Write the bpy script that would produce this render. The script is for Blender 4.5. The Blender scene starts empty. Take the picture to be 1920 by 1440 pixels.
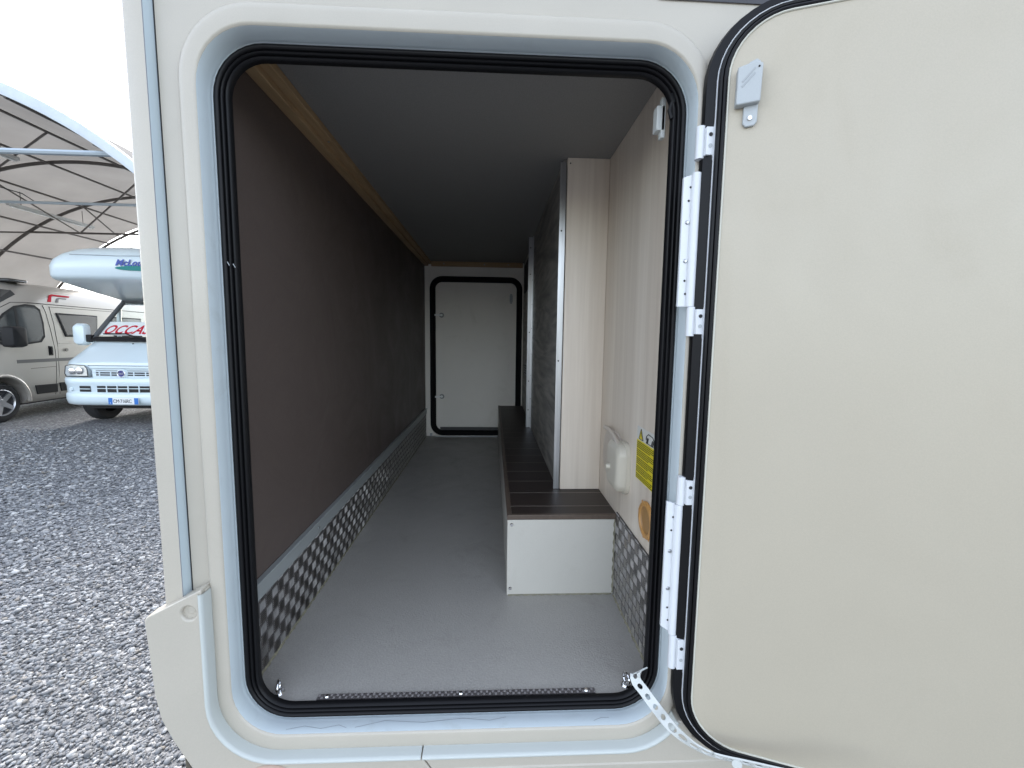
import bpy, bmesh, math, random
import numpy as np
from mathutils import Vector, Matrix
from mathutils.geometry import tessellate_polygon

random.seed(7); rng = np.random.default_rng(11)
sc = bpy.context.scene
C = sc.collection
R = math.radians

# ------------------------------------------------------------------ camera
cam_d = bpy.data.cameras.new('camera')
cam = bpy.data.objects.new('camera', cam_d); C.objects.link(cam)
cam_d.sensor_width = 36.0; cam_d.lens = 36.0 * 801 / 1920
cam_d.clip_start = 0.02; cam_d.clip_end = 2000
right = Vector((0.99892, -0.04466, 0.01279)); back = Vector((-0.04574, -0.99368, 0.10249)); up = back.cross(right)
m = Matrix.Identity(4)
for i in range(3):
    m[i][0] = right[i]; m[i][1] = up[i]; m[i][2] = back[i]
m[0][3], m[1][3], m[2][3] = 0.0, -0.75, 1.50
cam.matrix_world = m
sc.camera = cam

# ------------------------------------------------------------------ sky and sun
SUN_EL, SUN_AZ = R(42), R(-25)          # azimuth clockwise from +Y: beyond the vehicles, hazy
w = bpy.data.worlds.new('World'); sc.world = w; w.use_nodes = True
nt = w.node_tree; nt.nodes.clear()
sky = nt.nodes.new('ShaderNodeTexSky'); sky.sky_type = 'NISHITA'; sky.sun_disc = False
sky.sun_elevation = SUN_EL; sky.sun_rotation = SUN_AZ
sky.air_density = 1.0; sky.dust_density = 2.0; sky.ozone_density = 1.0
bg = nt.nodes.new('ShaderNodeBackground'); bg.inputs[1].default_value = 0.15
wo = nt.nodes.new('ShaderNodeOutputWorld')
hs = nt.nodes.new('ShaderNodeHueSaturation'); hs.inputs['Saturation'].default_value = 0.5   # hazy, washed-out sky
nt.links.new(sky.outputs[0], hs.inputs['Color']); nt.links.new(hs.outputs[0], bg.inputs[0]); nt.links.new(bg.outputs[0], wo.inputs[0])
sl = bpy.data.lights.new('sun', 'SUN'); sl.energy = 0.5; sl.angle = R(40); sl.color = (1.0, 0.95, 0.88)
so = bpy.data.objects.new('sun', sl); C.objects.link(so)
sd = Vector((math.sin(SUN_AZ) * math.cos(SUN_EL), math.cos(SUN_AZ) * math.cos(SUN_EL), math.sin(SUN_EL)))
so.rotation_euler = sd.to_track_quat('Z', 'Y').to_euler()
so.location = (0, -8, 12)
sc.view_settings.view_transform = 'Standard'; sc.view_settings.look = 'None'
sc.view_settings.exposure = 2.4; sc.view_settings.gamma = 1.0
try:
    sc.view_settings.use_curve_mapping = False
except Exception:
    pass
sc.render.engine = 'CYCLES'
cy = sc.cycles
cy.use_denoising = True
try:
    cy.denoiser = 'OPENIMAGEDENOISE'
except Exception:
    pass
cy.max_bounces = 14; cy.diffuse_bounces = 10; cy.glossy_bounces = 6; cy.transmission_bounces = 6; cy.transparent_max_bounces = 12
cy.sample_clamp_indirect = 6.0
cy.use_adaptive_sampling = False

# ------------------------------------------------------------------ materials
MATS = {}
SMUDGE = {'grey_floor_vinyl': (.14, 7.0, .13), 'door_inner_skin': (.16, 3.0, .035), 'brown_wall_film': (.08, 4.0, .035), 'body_gelcoat': (.10, 4.0, .04), 'white_box_laminate': (.10, 9.0, .06), 'offwhite_panel': (.1, 6.0, .08), 'white_frame_paint': (.1, 14.0, .10)}
def mat(name, col, rough=0.5, metal=0.0, var=0.0, vscale=8.0, bump=0.0, bscale=300.0, spec=0.5, coat=0.0, stretch=None, detail=4.0, col2=None, grain=0.0, gscale=900.0):
    """principled material; var mixes towards col2 by noise, grain adds a fine speckle, bump a fine relief"""
    if name in MATS: return MATS[name]
    mt = bpy.data.materials.new(name); mt.use_nodes = True
    n = mt.node_tree.nodes; l = mt.node_tree.links
    b = n['Principled BSDF']
    b.inputs['Base Color'].default_value = (*col, 1); b.inputs['Roughness'].default_value = rough
    b.inputs['Metallic'].default_value = metal
    b.inputs['Specular IOR Level'].default_value = spec
    if coat: b.inputs['Coat Weight'].default_value = coat; b.inputs['Coat Roughness'].default_value = 0.12
    tc = n.new('ShaderNodeTexCoord'); src = tc.outputs['Object']
    if stretch:
        mp = n.new('ShaderNodeMapping'); mp.inputs['Scale'].default_value = stretch
        l.new(src, mp.inputs['Vector']); src_s = mp.outputs[0]
    else: src_s = src
    last = None
    if var > 0:
        nz = n.new('ShaderNodeTexNoise'); nz.inputs['Scale'].default_value = vscale; nz.inputs['Detail'].default_value = detail
        nz.inputs['Roughness'].default_value = 0.6
        l.new(src_s, nz.inputs['Vector'])
        rp = n.new('ShaderNodeValToRGB'); rp.color_ramp.elements[0].position = 0.3; rp.color_ramp.elements[1].position = 0.72
        c2 = col2 if col2 else tuple(c * (1 - var) for c in col)
        rp.color_ramp.elements[0].color = (*c2, 1); rp.color_ramp.elements[1].color = (*col, 1)
        l.new(nz.outputs['Fac'], rp.inputs[0]); last = rp.outputs[0]
    if grain > 0:
        g = n.new('ShaderNodeTexNoise'); g.inputs['Scale'].default_value = gscale; g.inputs['Detail'].default_value = 2
        l.new(src, g.inputs['Vector'])
        mx = n.new('ShaderNodeMix'); mx.data_type = 'RGBA'; mx.blend_type = 'MULTIPLY'; mx.inputs[0].default_value = 1.0
        rg = n.new('ShaderNodeValToRGB'); rg.color_ramp.elements[0].position = 0.35; rg.color_ramp.elements[1].position = 0.65
        rg.color_ramp.elements[0].color = (1 - grain,) * 3 + (1,); rg.color_ramp.elements[1].color = (1, 1, 1, 1)
        l.new(g.outputs['Fac'], rg.inputs[0])
        if last is not None: l.new(last, mx.inputs[6])
        else: mx.inputs[6].default_value = (*col, 1)
        l.new(rg.outputs[0], mx.inputs[7]); last = mx.outputs[2]
    if last is not None: l.new(last, b.inputs['Base Color'])
    if name in SMUDGE:          # scuffs, hand marks and dust: uneven gloss and faint stains
        amt, sc_, dirt = SMUDGE[name]
        z1_ = n.new('ShaderNodeTexNoise'); z1_.inputs['Scale'].default_value = sc_; z1_.inputs['Detail'].default_value = 9; z1_.inputs['Roughness'].default_value = 0.7; z1_.inputs['Distortion'].default_value = 1.2
        l.new(src, z1_.inputs['Vector'])
        mr_ = n.new('ShaderNodeMapRange'); mr_.inputs[1].default_value = 0.35; mr_.inputs[2].default_value = 0.7; mr_.inputs[3].default_value = max(rough - amt, .1); mr_.inputs[4].default_value = min(rough + amt, 1)
        l.new(z1_.outputs['Fac'], mr_.inputs[0]); l.new(mr_.outputs[0], b.inputs['Roughness'])
        rs = n.new('ShaderNodeValToRGB'); rs.color_ramp.elements[0].position = 0.56; rs.color_ramp.elements[1].position = 0.74
        rs.color_ramp.elements[0].color = (1, 1, 1, 1); rs.color_ramp.elements[1].color = (1 - dirt, 1 - dirt * 1.05, 1 - dirt * 1.2, 1)
        l.new(z1_.outputs['Fac'], rs.inputs[0])
        ms_ = n.new('ShaderNodeMix'); ms_.data_type = 'RGBA'; ms_.blend_type = 'MULTIPLY'; ms_.inputs[0].default_value = 1.0
        if last is not None: l.new(last, ms_.inputs[6])
        else: ms_.inputs[6].default_value = (*col, 1)
        l.new(rs.outputs[0], ms_.inputs[7]); l.new(ms_.outputs[2], b.inputs['Base Color'])
    if bump > 0:
        bz = n.new('ShaderNodeTexNoise'); bz.inputs['Scale'].default_value = bscale; bz.inputs['Detail'].default_value = 3
        l.new(src, bz.inputs['Vector'])
        bp = n.new('ShaderNodeBump'); bp.inputs['Strength'].default_value = bump; bp.inputs['Distance'].default_value = 0.002
        l.new(bz.outputs['Fac'], bp.inputs['Height']); l.new(bp.outputs[0], b.inputs['Normal'])
    MATS[name] = mt
    return mt

def wood(name, ca, cb, axis_scale, rough=0.45, wscale=6.0, dist=6.0, contrast=(0.25, 0.75), bump=0.15):
    """wood decor: noise stretched along the grain plus a distorted wave for the figure"""
    if name in MATS: return MATS[name]
    mt = bpy.data.materials.new(name); mt.use_nodes = True
    n = mt.node_tree.nodes; l = mt.node_tree.links; b = n['Principled BSDF']
    b.inputs['Roughness'].default_value = rough
    tc = n.new('ShaderNodeTexCoord'); mp = n.new('ShaderNodeMapping'); mp.inputs['Scale'].default_value = axis_scale
    l.new(tc.outputs['Object'], mp.inputs['Vector'])
    nz = n.new('ShaderNodeTexNoise'); nz.inputs['Scale'].default_value = 1.0; nz.inputs['Detail'].default_value = 8; nz.inputs['Roughness'].default_value = 0.65
    l.new(mp.outputs[0], nz.inputs['Vector'])
    wv = n.new('ShaderNodeTexNoise'); wv.inputs['Scale'].default_value = 0.22; wv.inputs['Detail'].default_value = 3; wv.inputs['Distortion'].default_value = dist
    l.new(mp.outputs[0], wv.inputs['Vector'])
    mx = n.new('ShaderNodeMath'); mx.operation = 'ADD'
    ml = n.new('ShaderNodeMath'); ml.operation = 'MULTIPLY'; ml.inputs[1].default_value = 0.6
    l.new(wv.outputs['Fac'], ml.inputs[0])
    m2 = n.new('ShaderNodeMath'); m2.operation = 'MULTIPLY'; m2.inputs[1].default_value = 0.4
    l.new(nz.outputs['Fac'], m2.inputs[0]); l.new(ml.outputs[0], mx.inputs[0]); l.new(m2.outputs[0], mx.inputs[1])
    rp = n.new('ShaderNodeValToRGB'); rp.color_ramp.elements[0].position = contrast[0]; rp.color_ramp.elements[1].position = contrast[1]
    rp.color_ramp.elements[0].color = (*ca, 1); rp.color_ramp.elements[1].color = (*cb, 1)
    l.new(mx.outputs[0], rp.inputs[0]); l.new(rp.outputs[0], b.inputs['Base Color'])
    bp = n.new('ShaderNodeBump'); bp.inputs['Strength'].default_value = bump; bp.inputs['Distance'].default_value = 0.001
    l.new(mx.outputs[0], bp.inputs['Height']); l.new(bp.outputs[0], b.inputs['Normal'])
    MATS[name] = mt
    return mt

body_m = mat('body_gelcoat', (0.45, 0.415, 0.348), 0.42, var=0.07, vscale=5, coat=0.25, bump=0.02, bscale=500, grain=0.05, gscale=700)
door_m = mat('door_inner_skin', (0.445, 0.40, 0.315), 0.45, var=0.04, vscale=3, bump=0.05, bscale=420, grain=0.05, gscale=600)
white_m = mat('white_frame_paint', (0.60, 0.675, 0.70), 0.38, var=0.04, vscale=9)
hinge_m = mat('white_powder_coat', (0.64, 0.66, 0.68), 0.4, grain=0.03)
strap_m = mat('white_soft_plastic', (0.54, 0.56, 0.54), 0.45)
rubber_m = mat('black_rubber', (0.0055, 0.0055, 0.0065), 0.42, spec=0.22, grain=0.2, gscale=300)
rubber_d = mat('dark_rubber', (0.008, 0.008, 0.009), 0.6, spec=0.2)
brown_m = mat('brown_wall_film', (0.108, 0.083, 0.072), 0.5, var=0.06, vscale=3.5, bump=0.03, bscale=600, grain=0.12, gscale=500)
ceil_m = mat('dark_grey_lining', (0.25, 0.245, 0.235), 0.7, bump=0.08, bscale=500, grain=0.15, gscale=450)
floor_m = mat('grey_floor_vinyl', (0.40, 0.383, 0.352), 0.45, var=0.08, vscale=4, bump=0.5, bscale=260, grain=0.13, gscale=330)
cream_m = mat('offwhite_panel', (0.88, 0.84, 0.76), 0.5, var=0.05, vscale=3, grain=0.05, gscale=500)
boxw_m = mat('white_box_laminate', (0.55, 0.53, 0.475), 0.5, var=0.05, vscale=6, bump=0.12, bscale=300, grain=0.05)
alu_m = mat('brushed_aluminium', (0.62, 0.63, 0.64), 0.32, 1.0, var=0.25, vscale=3, stretch=(40, 40, 1.5))
alup_m = mat('painted_aluminium', (0.42, 0.45, 0.45), 0.4, 0.4, grain=0.06)
tread_m = mat('tread_plate', (0.15, 0.14, 0.138), 0.5, 0.5, var=0.2, vscale=12)
bar_m = mat('tread_bar_metal', (0.56, 0.545, 0.53), 0.33, 1.0, var=0.45, vscale=55)
chrome_m = mat('chrome', (0.7, 0.7, 0.7), 0.15, 1.0)
steel_m = mat('screw_steel', (0.42, 0.43, 0.44), 0.35, 1.0)
batten_m = wood('raw_batten', (0.30, 0.19, 0.095), (0.48, 0.33, 0.18), (60, 5, 60), 0.7)
oak_m = wood('pale_oak', (0.60, 0.515, 0.42), (0.79, 0.71, 0.605), (60, 60, 2.2), 0.42, dist=1.4, contrast=(0.30, 0.66))
dark_wood_m = wood('dark_figured_wood', (0.15, 0.145, 0.132), (0.40, 0.38, 0.345), (26, 6, 46), 0.5, dist=3.5, contrast=(0.36, 0.62))
plank_m = wood('wenge_plank', (0.018, 0.011, 0.009), (0.034, 0.023, 0.019), (5, 60, 60), 0.5, dist=1.5)
seam_m = mat('plank_inlay', (0.46, 0.40, 0.35), 0.5)
edge_m = mat('brown_edge_band', (0.11, 0.08, 0.06), 0.5, var=0.3, vscale=60)
ivory_m = mat('ivory_plastic', (0.56, 0.52, 0.43), 0.35)
ivory_t = mat('ivory_plate', (0.56, 0.50, 0.43), 0.35)
orange_m = mat('orange_plastic', (0.58, 0.30, 0.09), 0.45, var=0.2, vscale=40)
orange_d = mat('tan_plastic', (0.34, 0.19, 0.07), 0.5)
yellow_m = mat('sticker_yellow', (0.70, 0.58, 0.01), 0.4)
paper_m = mat('sticker_white', (0.66, 0.65, 0.60), 0.4)
ink_m = mat('sticker_ink', (0.03, 0.03, 0.025), 0.6)
inky_m = mat('sticker_text_ink', (0.09, 0.08, 0.015), 0.6)
greyp_m = mat('grey_plastic', (0.40, 0.425, 0.43), 0.45, grain=0.05)
black_m = mat('matt_black', (0.012, 0.012, 0.013), 0.7)
dark_m = mat('dark_void', (0.02, 0.02, 0.02), 0.8)
seal_bead_m = mat('old_sealant', (0.30, 0.28, 0.20), 0.6, var=0.5, vscale=60)
dirt_m = mat('dark_scuff', (0.26, 0.275, 0.30), 0.7)

# ------------------------------------------------------------------ mesh helpers
class MB:
    def __init__(s, T=None): s.v = []; s.f = []; s.mi = []; s.T = T; s.cur = 0
    def pt(s, p):
        if s.T: p = s.T(p)
        s.v.append(tuple(p)); return len(s.v) - 1
    def face(s, ids):
        out = []
        for i in ids:
            if not out or (i != out[-1] and (Vector(s.v[i]) - Vector(s.v[out[-1]])).length > 1e-7): out.append(i)
        while len(out) > 2 and (Vector(s.v[out[0]]) - Vector(s.v[out[-1]])).length < 1e-7: out.pop()
        if len(out) > 2: s.f.append(out); s.mi.append(s.cur)
    def poly(s, pts): s.face([s.pt(p) for p in pts])
    def box(s, x0, x1, y0, y1, z0, z1):
        i = [s.pt(p) for p in ((x0, y0, z0), (x1, y0, z0), (x1, y1, z0), (x0, y1, z0), (x0, y0, z1), (x1, y0, z1), (x1, y1, z1), (x0, y1, z1))]
        for q in ((0, 3, 2, 1), (4, 5, 6, 7), (0, 1, 5, 4), (1, 2, 6, 5), (2, 3, 7, 6), (3, 0, 4, 7)): s.face([i[k] for k in q])
        return s
    def loops(s, rings, closed=True, cap0=False, cap1=False):
        idx = [[s.pt(p) for p in r] for r in rings]
        n = len(rings[0])
        for a, b in zip(idx[:-1], idx[1:]):
            for k in range(n if closed else n - 1):
                s.face([a[k], a[(k + 1) % n], b[(k + 1) % n], b[k]])
        if cap0: s.face(idx[0][::-1])
        if cap1: s.face(idx[-1])
        return s
    def grid(s, fn, us, vs):
        return s.loops([[fn(u, v) for u in us] for v in vs], closed=False)
    def tube(s, path, r, n=8, cap=True):
        P = [Vector(p) for p in path]; rings = []
        prev = None
        for i, p in enumerate(P):
            d = (P[min(i + 1, len(P) - 1)] - P[max(i - 1, 0)]).normalized()
            a = prev - d * prev.dot(d) if prev is not None else (Vector((0, 0, 1)) if abs(d.z) < 0.9 else Vector((1, 0, 0)))
            if prev is None: a = a - d * a.dot(d)
            a.normalize(); b = d.cross(a); prev = a
            rr_ = r[i] if isinstance(r, (list, tuple)) else r
            rings.append([p + a * (rr_ * math.cos(2 * math.pi * k / n)) + b * (rr_ * math.sin(2 * math.pi * k / n)) for k in range(n)])
        return s.loops(rings, True, cap, cap)
    def disc(s, c, axis, r, h, n=16, rtop=None):
        """short cylinder from c along axis, length h"""
        c = Vector(c); d = Vector(axis).normalized()
        a = Vector((0, 0, 1)) if abs(d.z) < 0.9 else Vector((1, 0, 0)); a = (a - d * a.dot(d)).normalized(); b = d.cross(a)
        def ring(o, q): return [c + d * o + a * (q * math.cos(2 * math.pi * k / n)) + b * (q * math.sin(2 * math.pi * k / n)) for k in range(n)]
        return s.loops([ring(0, r), ring(h, rtop if rtop is not None else r)], True, True, True)
    def prism(s, poly, fn0, fn1):
        """extrude a 2d polygon: fn0/fn1 map (u,v) to 3d front and back"""
        a = [s.pt(fn0(*p)) for p in poly]; b = [s.pt(fn1(*p)) for p in poly]; n = len(poly)
        s.face(a); s.face(b[::-1])
        for k in range(n): s.face([a[k], b[k], b[(k + 1) % n], a[(k + 1) % n]])
        return s
    def torus(s, c, axis, Rr, r, n=20, k=8, a0=0, a1=2 * math.pi):
        c = Vector(c); d = Vector(axis).normalized()
        a = Vector((0, 0, 1)) if abs(d.z) < 0.9 else Vector((1, 0, 0)); a = (a - d * a.dot(d)).normalized(); b = d.cross(a)
        full = abs(a1 - a0 - 2 * math.pi) < 1e-6
        rings = []
        for i in range(n + 1):
            t = a0 + (a1 - a0) * i / n; e = a * math.cos(t) + b * math.sin(t)
            rings.append([c + e * (Rr + r * math.cos(2 * math.pi * q / k)) + d * (r * math.sin(2 * math.pi * q / k)) for q in range(k)])
        return s.loops(rings, True, not full, not full)

def obj(name, mb, mt, parent=None, smooth=True, bevel=0.0, angle=35, fix=True, seg=2):
    me = bpy.data.meshes.new(name)
    me.from_pydata(mb.v, [], mb.f); 
    mts = mt if isinstance(mt, (list, tuple)) else [mt]
    for q in mts: me.materials.append(q)
    if len(mts) > 1: me.polygons.foreach_set('material_index', mb.mi)
    if fix:
        bm = bmesh.new(); bm.from_mesh(me); bmesh.ops.remove_doubles(bm, verts=bm.verts, dist=1e-6)
        bmesh.ops.recalc_face_normals(bm, faces=bm.faces); bm.to_mesh(me); bm.free()
    if smooth:
        me.polygons.foreach_set('use_smooth', [True] * len(me.polygons)); me.set_sharp_from_angle(angle=R(angle))
    return link(name, me, parent, bevel, seg)

def link(name, me, parent=None, bevel=0.0, seg=2):
    o = bpy.data.objects.new(name, me); C.objects.link(o)
    if parent is not None:
        o.parent = parent
        o.location = -WLOC.get(parent.name, Vector()) if parent.type == 'EMPTY' else (0, 0, 0)
    if bevel > 0:
        b = o.modifiers.new('bevel', 'BEVEL'); b.width = bevel; b.segments = seg; b.limit_method = 'ANGLE'; b.angle_limit = R(38); b.harden_normals = False
    return o
WLOC = {}
def thing(name, label, cat, loc, group=None):
    o = bpy.data.objects.new(name, None); C.objects.link(o); o.location = loc; o.empty_display_size = 0.2
    WLOC[o.name] = Vector(loc); o['label'] = label; o['category'] = cat
    if group: o['group'] = group
    return o
def rr(x0, x1, z0, z1, r, n=9):
    """rounded rectangle, counter-clockwise seen from -y, starting bottom left corner"""
    out = []
    for cx, cz, a in ((x0 + r, z0 + r, math.pi), (x1 - r, z0 + r, 1.5 * math.pi), (x1 - r, z1 - r, 0), (x0 + r, z1 - r, 0.5 * math.pi)):
        for k in range(n + 1):
            t = a + 0.5 * math.pi * k / n; out.append((cx + r * math.cos(t), cz + r * math.sin(t)))
    return out
def ring_y(rect, inset, y, rfix=None):
    x0, x1, z0, z1, r = rect
    return [(x, y, z) for x, z in rr(x0 + inset, x1 - inset, z0 + inset, z1 - inset, max((r - inset) if rfix is None else rfix, 0.002))]
def text_mb(body, size, place, depth=0.002, shear=0.0, bold=0.0, width=1.0):
    cu = bpy.data.curves.new('lettering', 'FONT'); cu.body = body; cu.size = size; cu.shear = shear; cu.extrude = depth; cu.align_x = 'LEFT'; cu.offset = bold
    cu.space_character = width
    o = bpy.data.objects.new('lettering', cu); C.objects.link(o)
    dg = bpy.context.evaluated_depsgraph_get(); dg.update()
    me = bpy.data.meshes.new_from_object(o.evaluated_get(dg))
    bpy.data.objects.remove(o); bpy.data.curves.remove(cu)
    mb = MB(); mb.v = [tuple(place(v.co.x, v.co.y, v.co.z)) for v in me.vertices]; mb.f = [list(p.vertices) for p in me.polygons]; mb.mi = [0] * len(mb.f)
    bpy.data.meshes.remove(me)
    return mb

# ------------------------------------------------------------------ ground
gm = bpy.data.materials.new('gravel_ground'); gm.use_nodes = True
n = gm.node_tree.nodes; l = gm.node_tree.links; b = n['Principled BSDF']; b.inputs['Roughness'].default_value = 0.85
tc = n.new('ShaderNodeTexCoord')
v1 = n.new('ShaderNodeTexVoronoi'); v1.inputs['Scale'].default_value = 42
v2 = n.new('ShaderNodeTexVoronoi'); v2.inputs['Scale'].default_value = 21
nz = n.new('ShaderNodeTexNoise'); nz.inputs['Scale'].default_value = 0.7; nz.inputs['Detail'].default_value = 6
for q in (v1, v2, nz): l.new(tc.outputs['Object'], q.inputs['Vector'])
def ramp(src, stops):
    rp = n.new('ShaderNodeValToRGB'); e = rp.color_ramp.elements
    e[0].position, e[0].color = stops[0][0], (*stops[0][1], 1); e[1].position, e[1].color = stops[-1][0], (*stops[-1][1], 1)
    for p, c in stops[1:-1]:
        x = e.new(p); x.color = (*c, 1)
    l.new(src, rp.inputs[0]); return rp.outputs[0]
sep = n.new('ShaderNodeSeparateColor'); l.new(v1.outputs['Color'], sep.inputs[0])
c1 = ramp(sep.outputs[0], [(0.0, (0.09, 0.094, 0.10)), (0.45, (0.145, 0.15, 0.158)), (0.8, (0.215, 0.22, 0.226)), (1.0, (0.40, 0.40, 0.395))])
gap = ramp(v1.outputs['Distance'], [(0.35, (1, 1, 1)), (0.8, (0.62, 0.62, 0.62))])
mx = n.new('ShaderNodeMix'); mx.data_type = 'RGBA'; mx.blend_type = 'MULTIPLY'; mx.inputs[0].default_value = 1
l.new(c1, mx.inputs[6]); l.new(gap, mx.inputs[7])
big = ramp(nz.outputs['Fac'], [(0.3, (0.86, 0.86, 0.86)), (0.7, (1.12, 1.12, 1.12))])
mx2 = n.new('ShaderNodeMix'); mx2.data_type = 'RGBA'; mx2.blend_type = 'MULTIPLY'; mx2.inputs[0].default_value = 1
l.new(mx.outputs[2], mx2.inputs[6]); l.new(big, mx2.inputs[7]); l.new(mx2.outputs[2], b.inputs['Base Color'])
bp = n.new('ShaderNodeBump'); bp.inputs['Strength'].default_value = 0.6; bp.inputs['Distance'].default_value = 0.010; bp.invert = True
l.new(v1.outputs['Distance'], bp.inputs['Height']); l.new(bp.outputs[0], b.inputs['Normal'])
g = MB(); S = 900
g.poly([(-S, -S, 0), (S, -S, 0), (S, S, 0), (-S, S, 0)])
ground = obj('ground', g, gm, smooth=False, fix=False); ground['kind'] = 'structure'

# loose gravel on top of the near ground: individual stones, one uncountable mass
def gravel():
    t = (1 + 5 ** 0.5) / 2
    ico = np.array([(-1, t, 0), (1, t, 0), (-1, -t, 0), (1, -t, 0), (0, -1, t), (0, 1, t), (0, -1, -t), (0, 1, -t), (t, 0, -1), (t, 0, 1), (-t, 0, -1), (-t, 0, 1)], float)
    ico /= np.linalg.norm(ico[0])
    F = np.array([(0, 11, 5), (0, 5, 1), (0, 1, 7), (0, 7, 10), (0, 10, 11), (1, 5, 9), (5, 11, 4), (11, 10, 2), (10, 7, 6), (7, 1, 8), (3, 9, 4), (3, 4, 2), (3, 2, 6), (3, 6, 8), (3, 8, 9), (4, 9, 5), (2, 4, 11), (6, 2, 10), (8, 6, 7), (9, 8, 1)])
    N = 560000
    x = rng.uniform(-9.0, -0.3, N); y = rng.uniform(-0.4, 6.2, N)
    d = np.hypot(x, y + 0.75); dens = np.clip((2.8 / d) ** 2.0, 0.04, 1.0)
    q_ = -x / np.maximum(y + 0.75, .05); wedge = rng.uniform(0, 1, N) < np.clip((q_ - 0.35) / 0.25, 0, 1) * np.clip((1.9 - q_) / 0.6, 0, 1) + (d < 1.0)
    keep = (rng.uniform(0, 1, N) < dens * 1.0) & wedge & ~((x > -0.5) & (y > -0.2))
    x, y, d = x[keep], y[keep], d[keep]; n_ = len(x)
    if n_ > 112000: x, y, d, n_ = x[:112000], y[:112000], d[:112000], 112000
    size = rng.lognormal(math.log(0.0054), 0.36, n_).clip(0.0028, 0.014) * (1 + 0.22 * np.clip(d - 2.2, 0, 4))
    V = ico[None] * (1 + rng.normal(0, 0.13, (n_, 12, 1)))
    V = V * np.stack([rng.uniform(0.85, 1.5, n_), rng.uniform(0.75, 1.1, n_), rng.uniform(0.4, 0.7, n_)], 1)[:, None] * size[:, None, None]
    a = rng.uniform(0, 2 * np.pi, n_); ca, sa = np.cos(a)[:, None], np.sin(a)[:, None]
    tl = rng.normal(0, 0.35, n_); ct, st = np.cos(tl)[:, None], np.sin(tl)[:, None]
    X, Y, Z = V[..., 0], V[..., 1], V[..., 2]
    X, Z = X * ct - Z * st, X * st + Z * ct
    X, Y = X * ca - Y * sa, X * sa + Y * ca
    V = np.stack([X + x[:, None], Y + y[:, None], Z + (size * rng.uniform(0.15, 0.75, n_))[:, None]], 2).reshape(-1, 3)
    Fa = (F[None] + (np.arange(n_) * 12)[:, None, None]).reshape(-1, 3)
    me = bpy.data.meshes.new('gravel')
    me.vertices.add(len(V)); me.vertices.foreach_set('co', V.astype(np.float32).ravel())
    me.loops.add(Fa.size); me.loops.foreach_set('vertex_index', Fa.astype(np.int32).ravel())
    me.polygons.add(len(Fa)); me.polygons.foreach_set('loop_start', np.arange(0, Fa.size, 3, dtype=np.int32))
    me.update(calc_edges=True)
    sm = bpy.data.materials.new('gravel_stone'); sm.use_nodes = True
    nn = sm.node_tree.nodes; ll = sm.node_tree.links; bb = nn['Principled BSDF']; bb.inputs['Roughness'].default_value = 0.75
    ge = nn.new('ShaderNodeNewGeometry'); rp = nn.new('ShaderNodeValToRGB'); e = rp.color_ramp.elements
    e[0].position, e[0].color = 0.0, (0.10, 0.104, 0.11, 1); e[1].position, e[1].color = 1.0, (0.42, 0.42, 0.41, 1)
    for p, c in ((0.3, (0.15, 0.156, 0.164)), (0.55, (0.205, 0.212, 0.22)), (0.78, (0.26, 0.266, 0.272)), (0.82, (0.21, 0.19, 0.165)), (0.86, (0.31, 0.315, 0.315))):
        q = e.new(p); q.color = (*c, 1)
    ll.new(ge.outputs['Random Per Island'], rp.inputs[0]); ll.new(rp.outputs[0], bb.inputs['Base Color'])
    me.materials.append(sm)
    o = bpy.data.objects.new('gravel', me); C.objects.link(o)
    o['kind'] = 'stuff'; o['label'] = 'loose grey and white gravel covering the yard'; o['category'] = 'gravel'
gravel()

# ------------------------------------------------------------------ the motorhome with the open garage hatch
XL, XR, ZF, ZC, YF = -0.461, 0.33, 0.828, 2.016, 2.2
MH = thing('motorhome', 'cream motorhome in the foreground, its rear garage hatch wide open', 'motorhome', (2.0, 1.1, 0.0))
OUT = (-0.473, 0.345, 0.771, 1.993, 0.112)     # outer edge of the raised frame
INN = (-0.444, 0.319, 0.808, 1.957, 0.085)     # inner edge, where the reveal turns in
SEO = (-0.442, 0.317, 0.8065, 1.9555, 0.083)     # seal outer

p = MB()      # near side wall with the hatch opening
p.loops([[(x, -0.04, z) for x, z in rr(-0.505, 4.9, 0.55, 2.95, 0.002)], ring_y(OUT, -0.004, -0.04)])
obj('side_wall', p, body_m, MH, smooth=False)
p = MB()      # remaining shell
x0, x1, y0, y1, z0, z1 = -0.54, 4.9, -0.038, 2.27, 0.5, 2.95
p.poly([(x0, y0, z0), (x0, y1, z0), (x0, y1, z1), (x0, y0, z1)])
obj('rear_wall', p, body_m, MH, smooth=False, fix=False)
p = MB(); p.poly([(x0, y1, z0), (x1, y1, z0), (x1, y1, z1), (x0, y1, z1)]); obj('far_side_wall', p, body_m, MH, smooth=False, fix=False)
p = MB(); p.box(x0, x1, y0, y1, 2.951, 3.0); obj('roof', p, body_m, MH, bevel=0.01)
p = MB(); p.poly([(x1, y0, z0), (x1, y1, z0), (x1, y1, z1), (x1, y0, z1)]); obj('front_wall', p, body_m, MH, smooth=False, fix=False)
p = MB(); p.box(x0 + 0.002, x1 - 0.002, y0 + 0.002, y1 - 0.002, 0.46, 0.498); obj('underfloor', p, black_m, MH)

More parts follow.
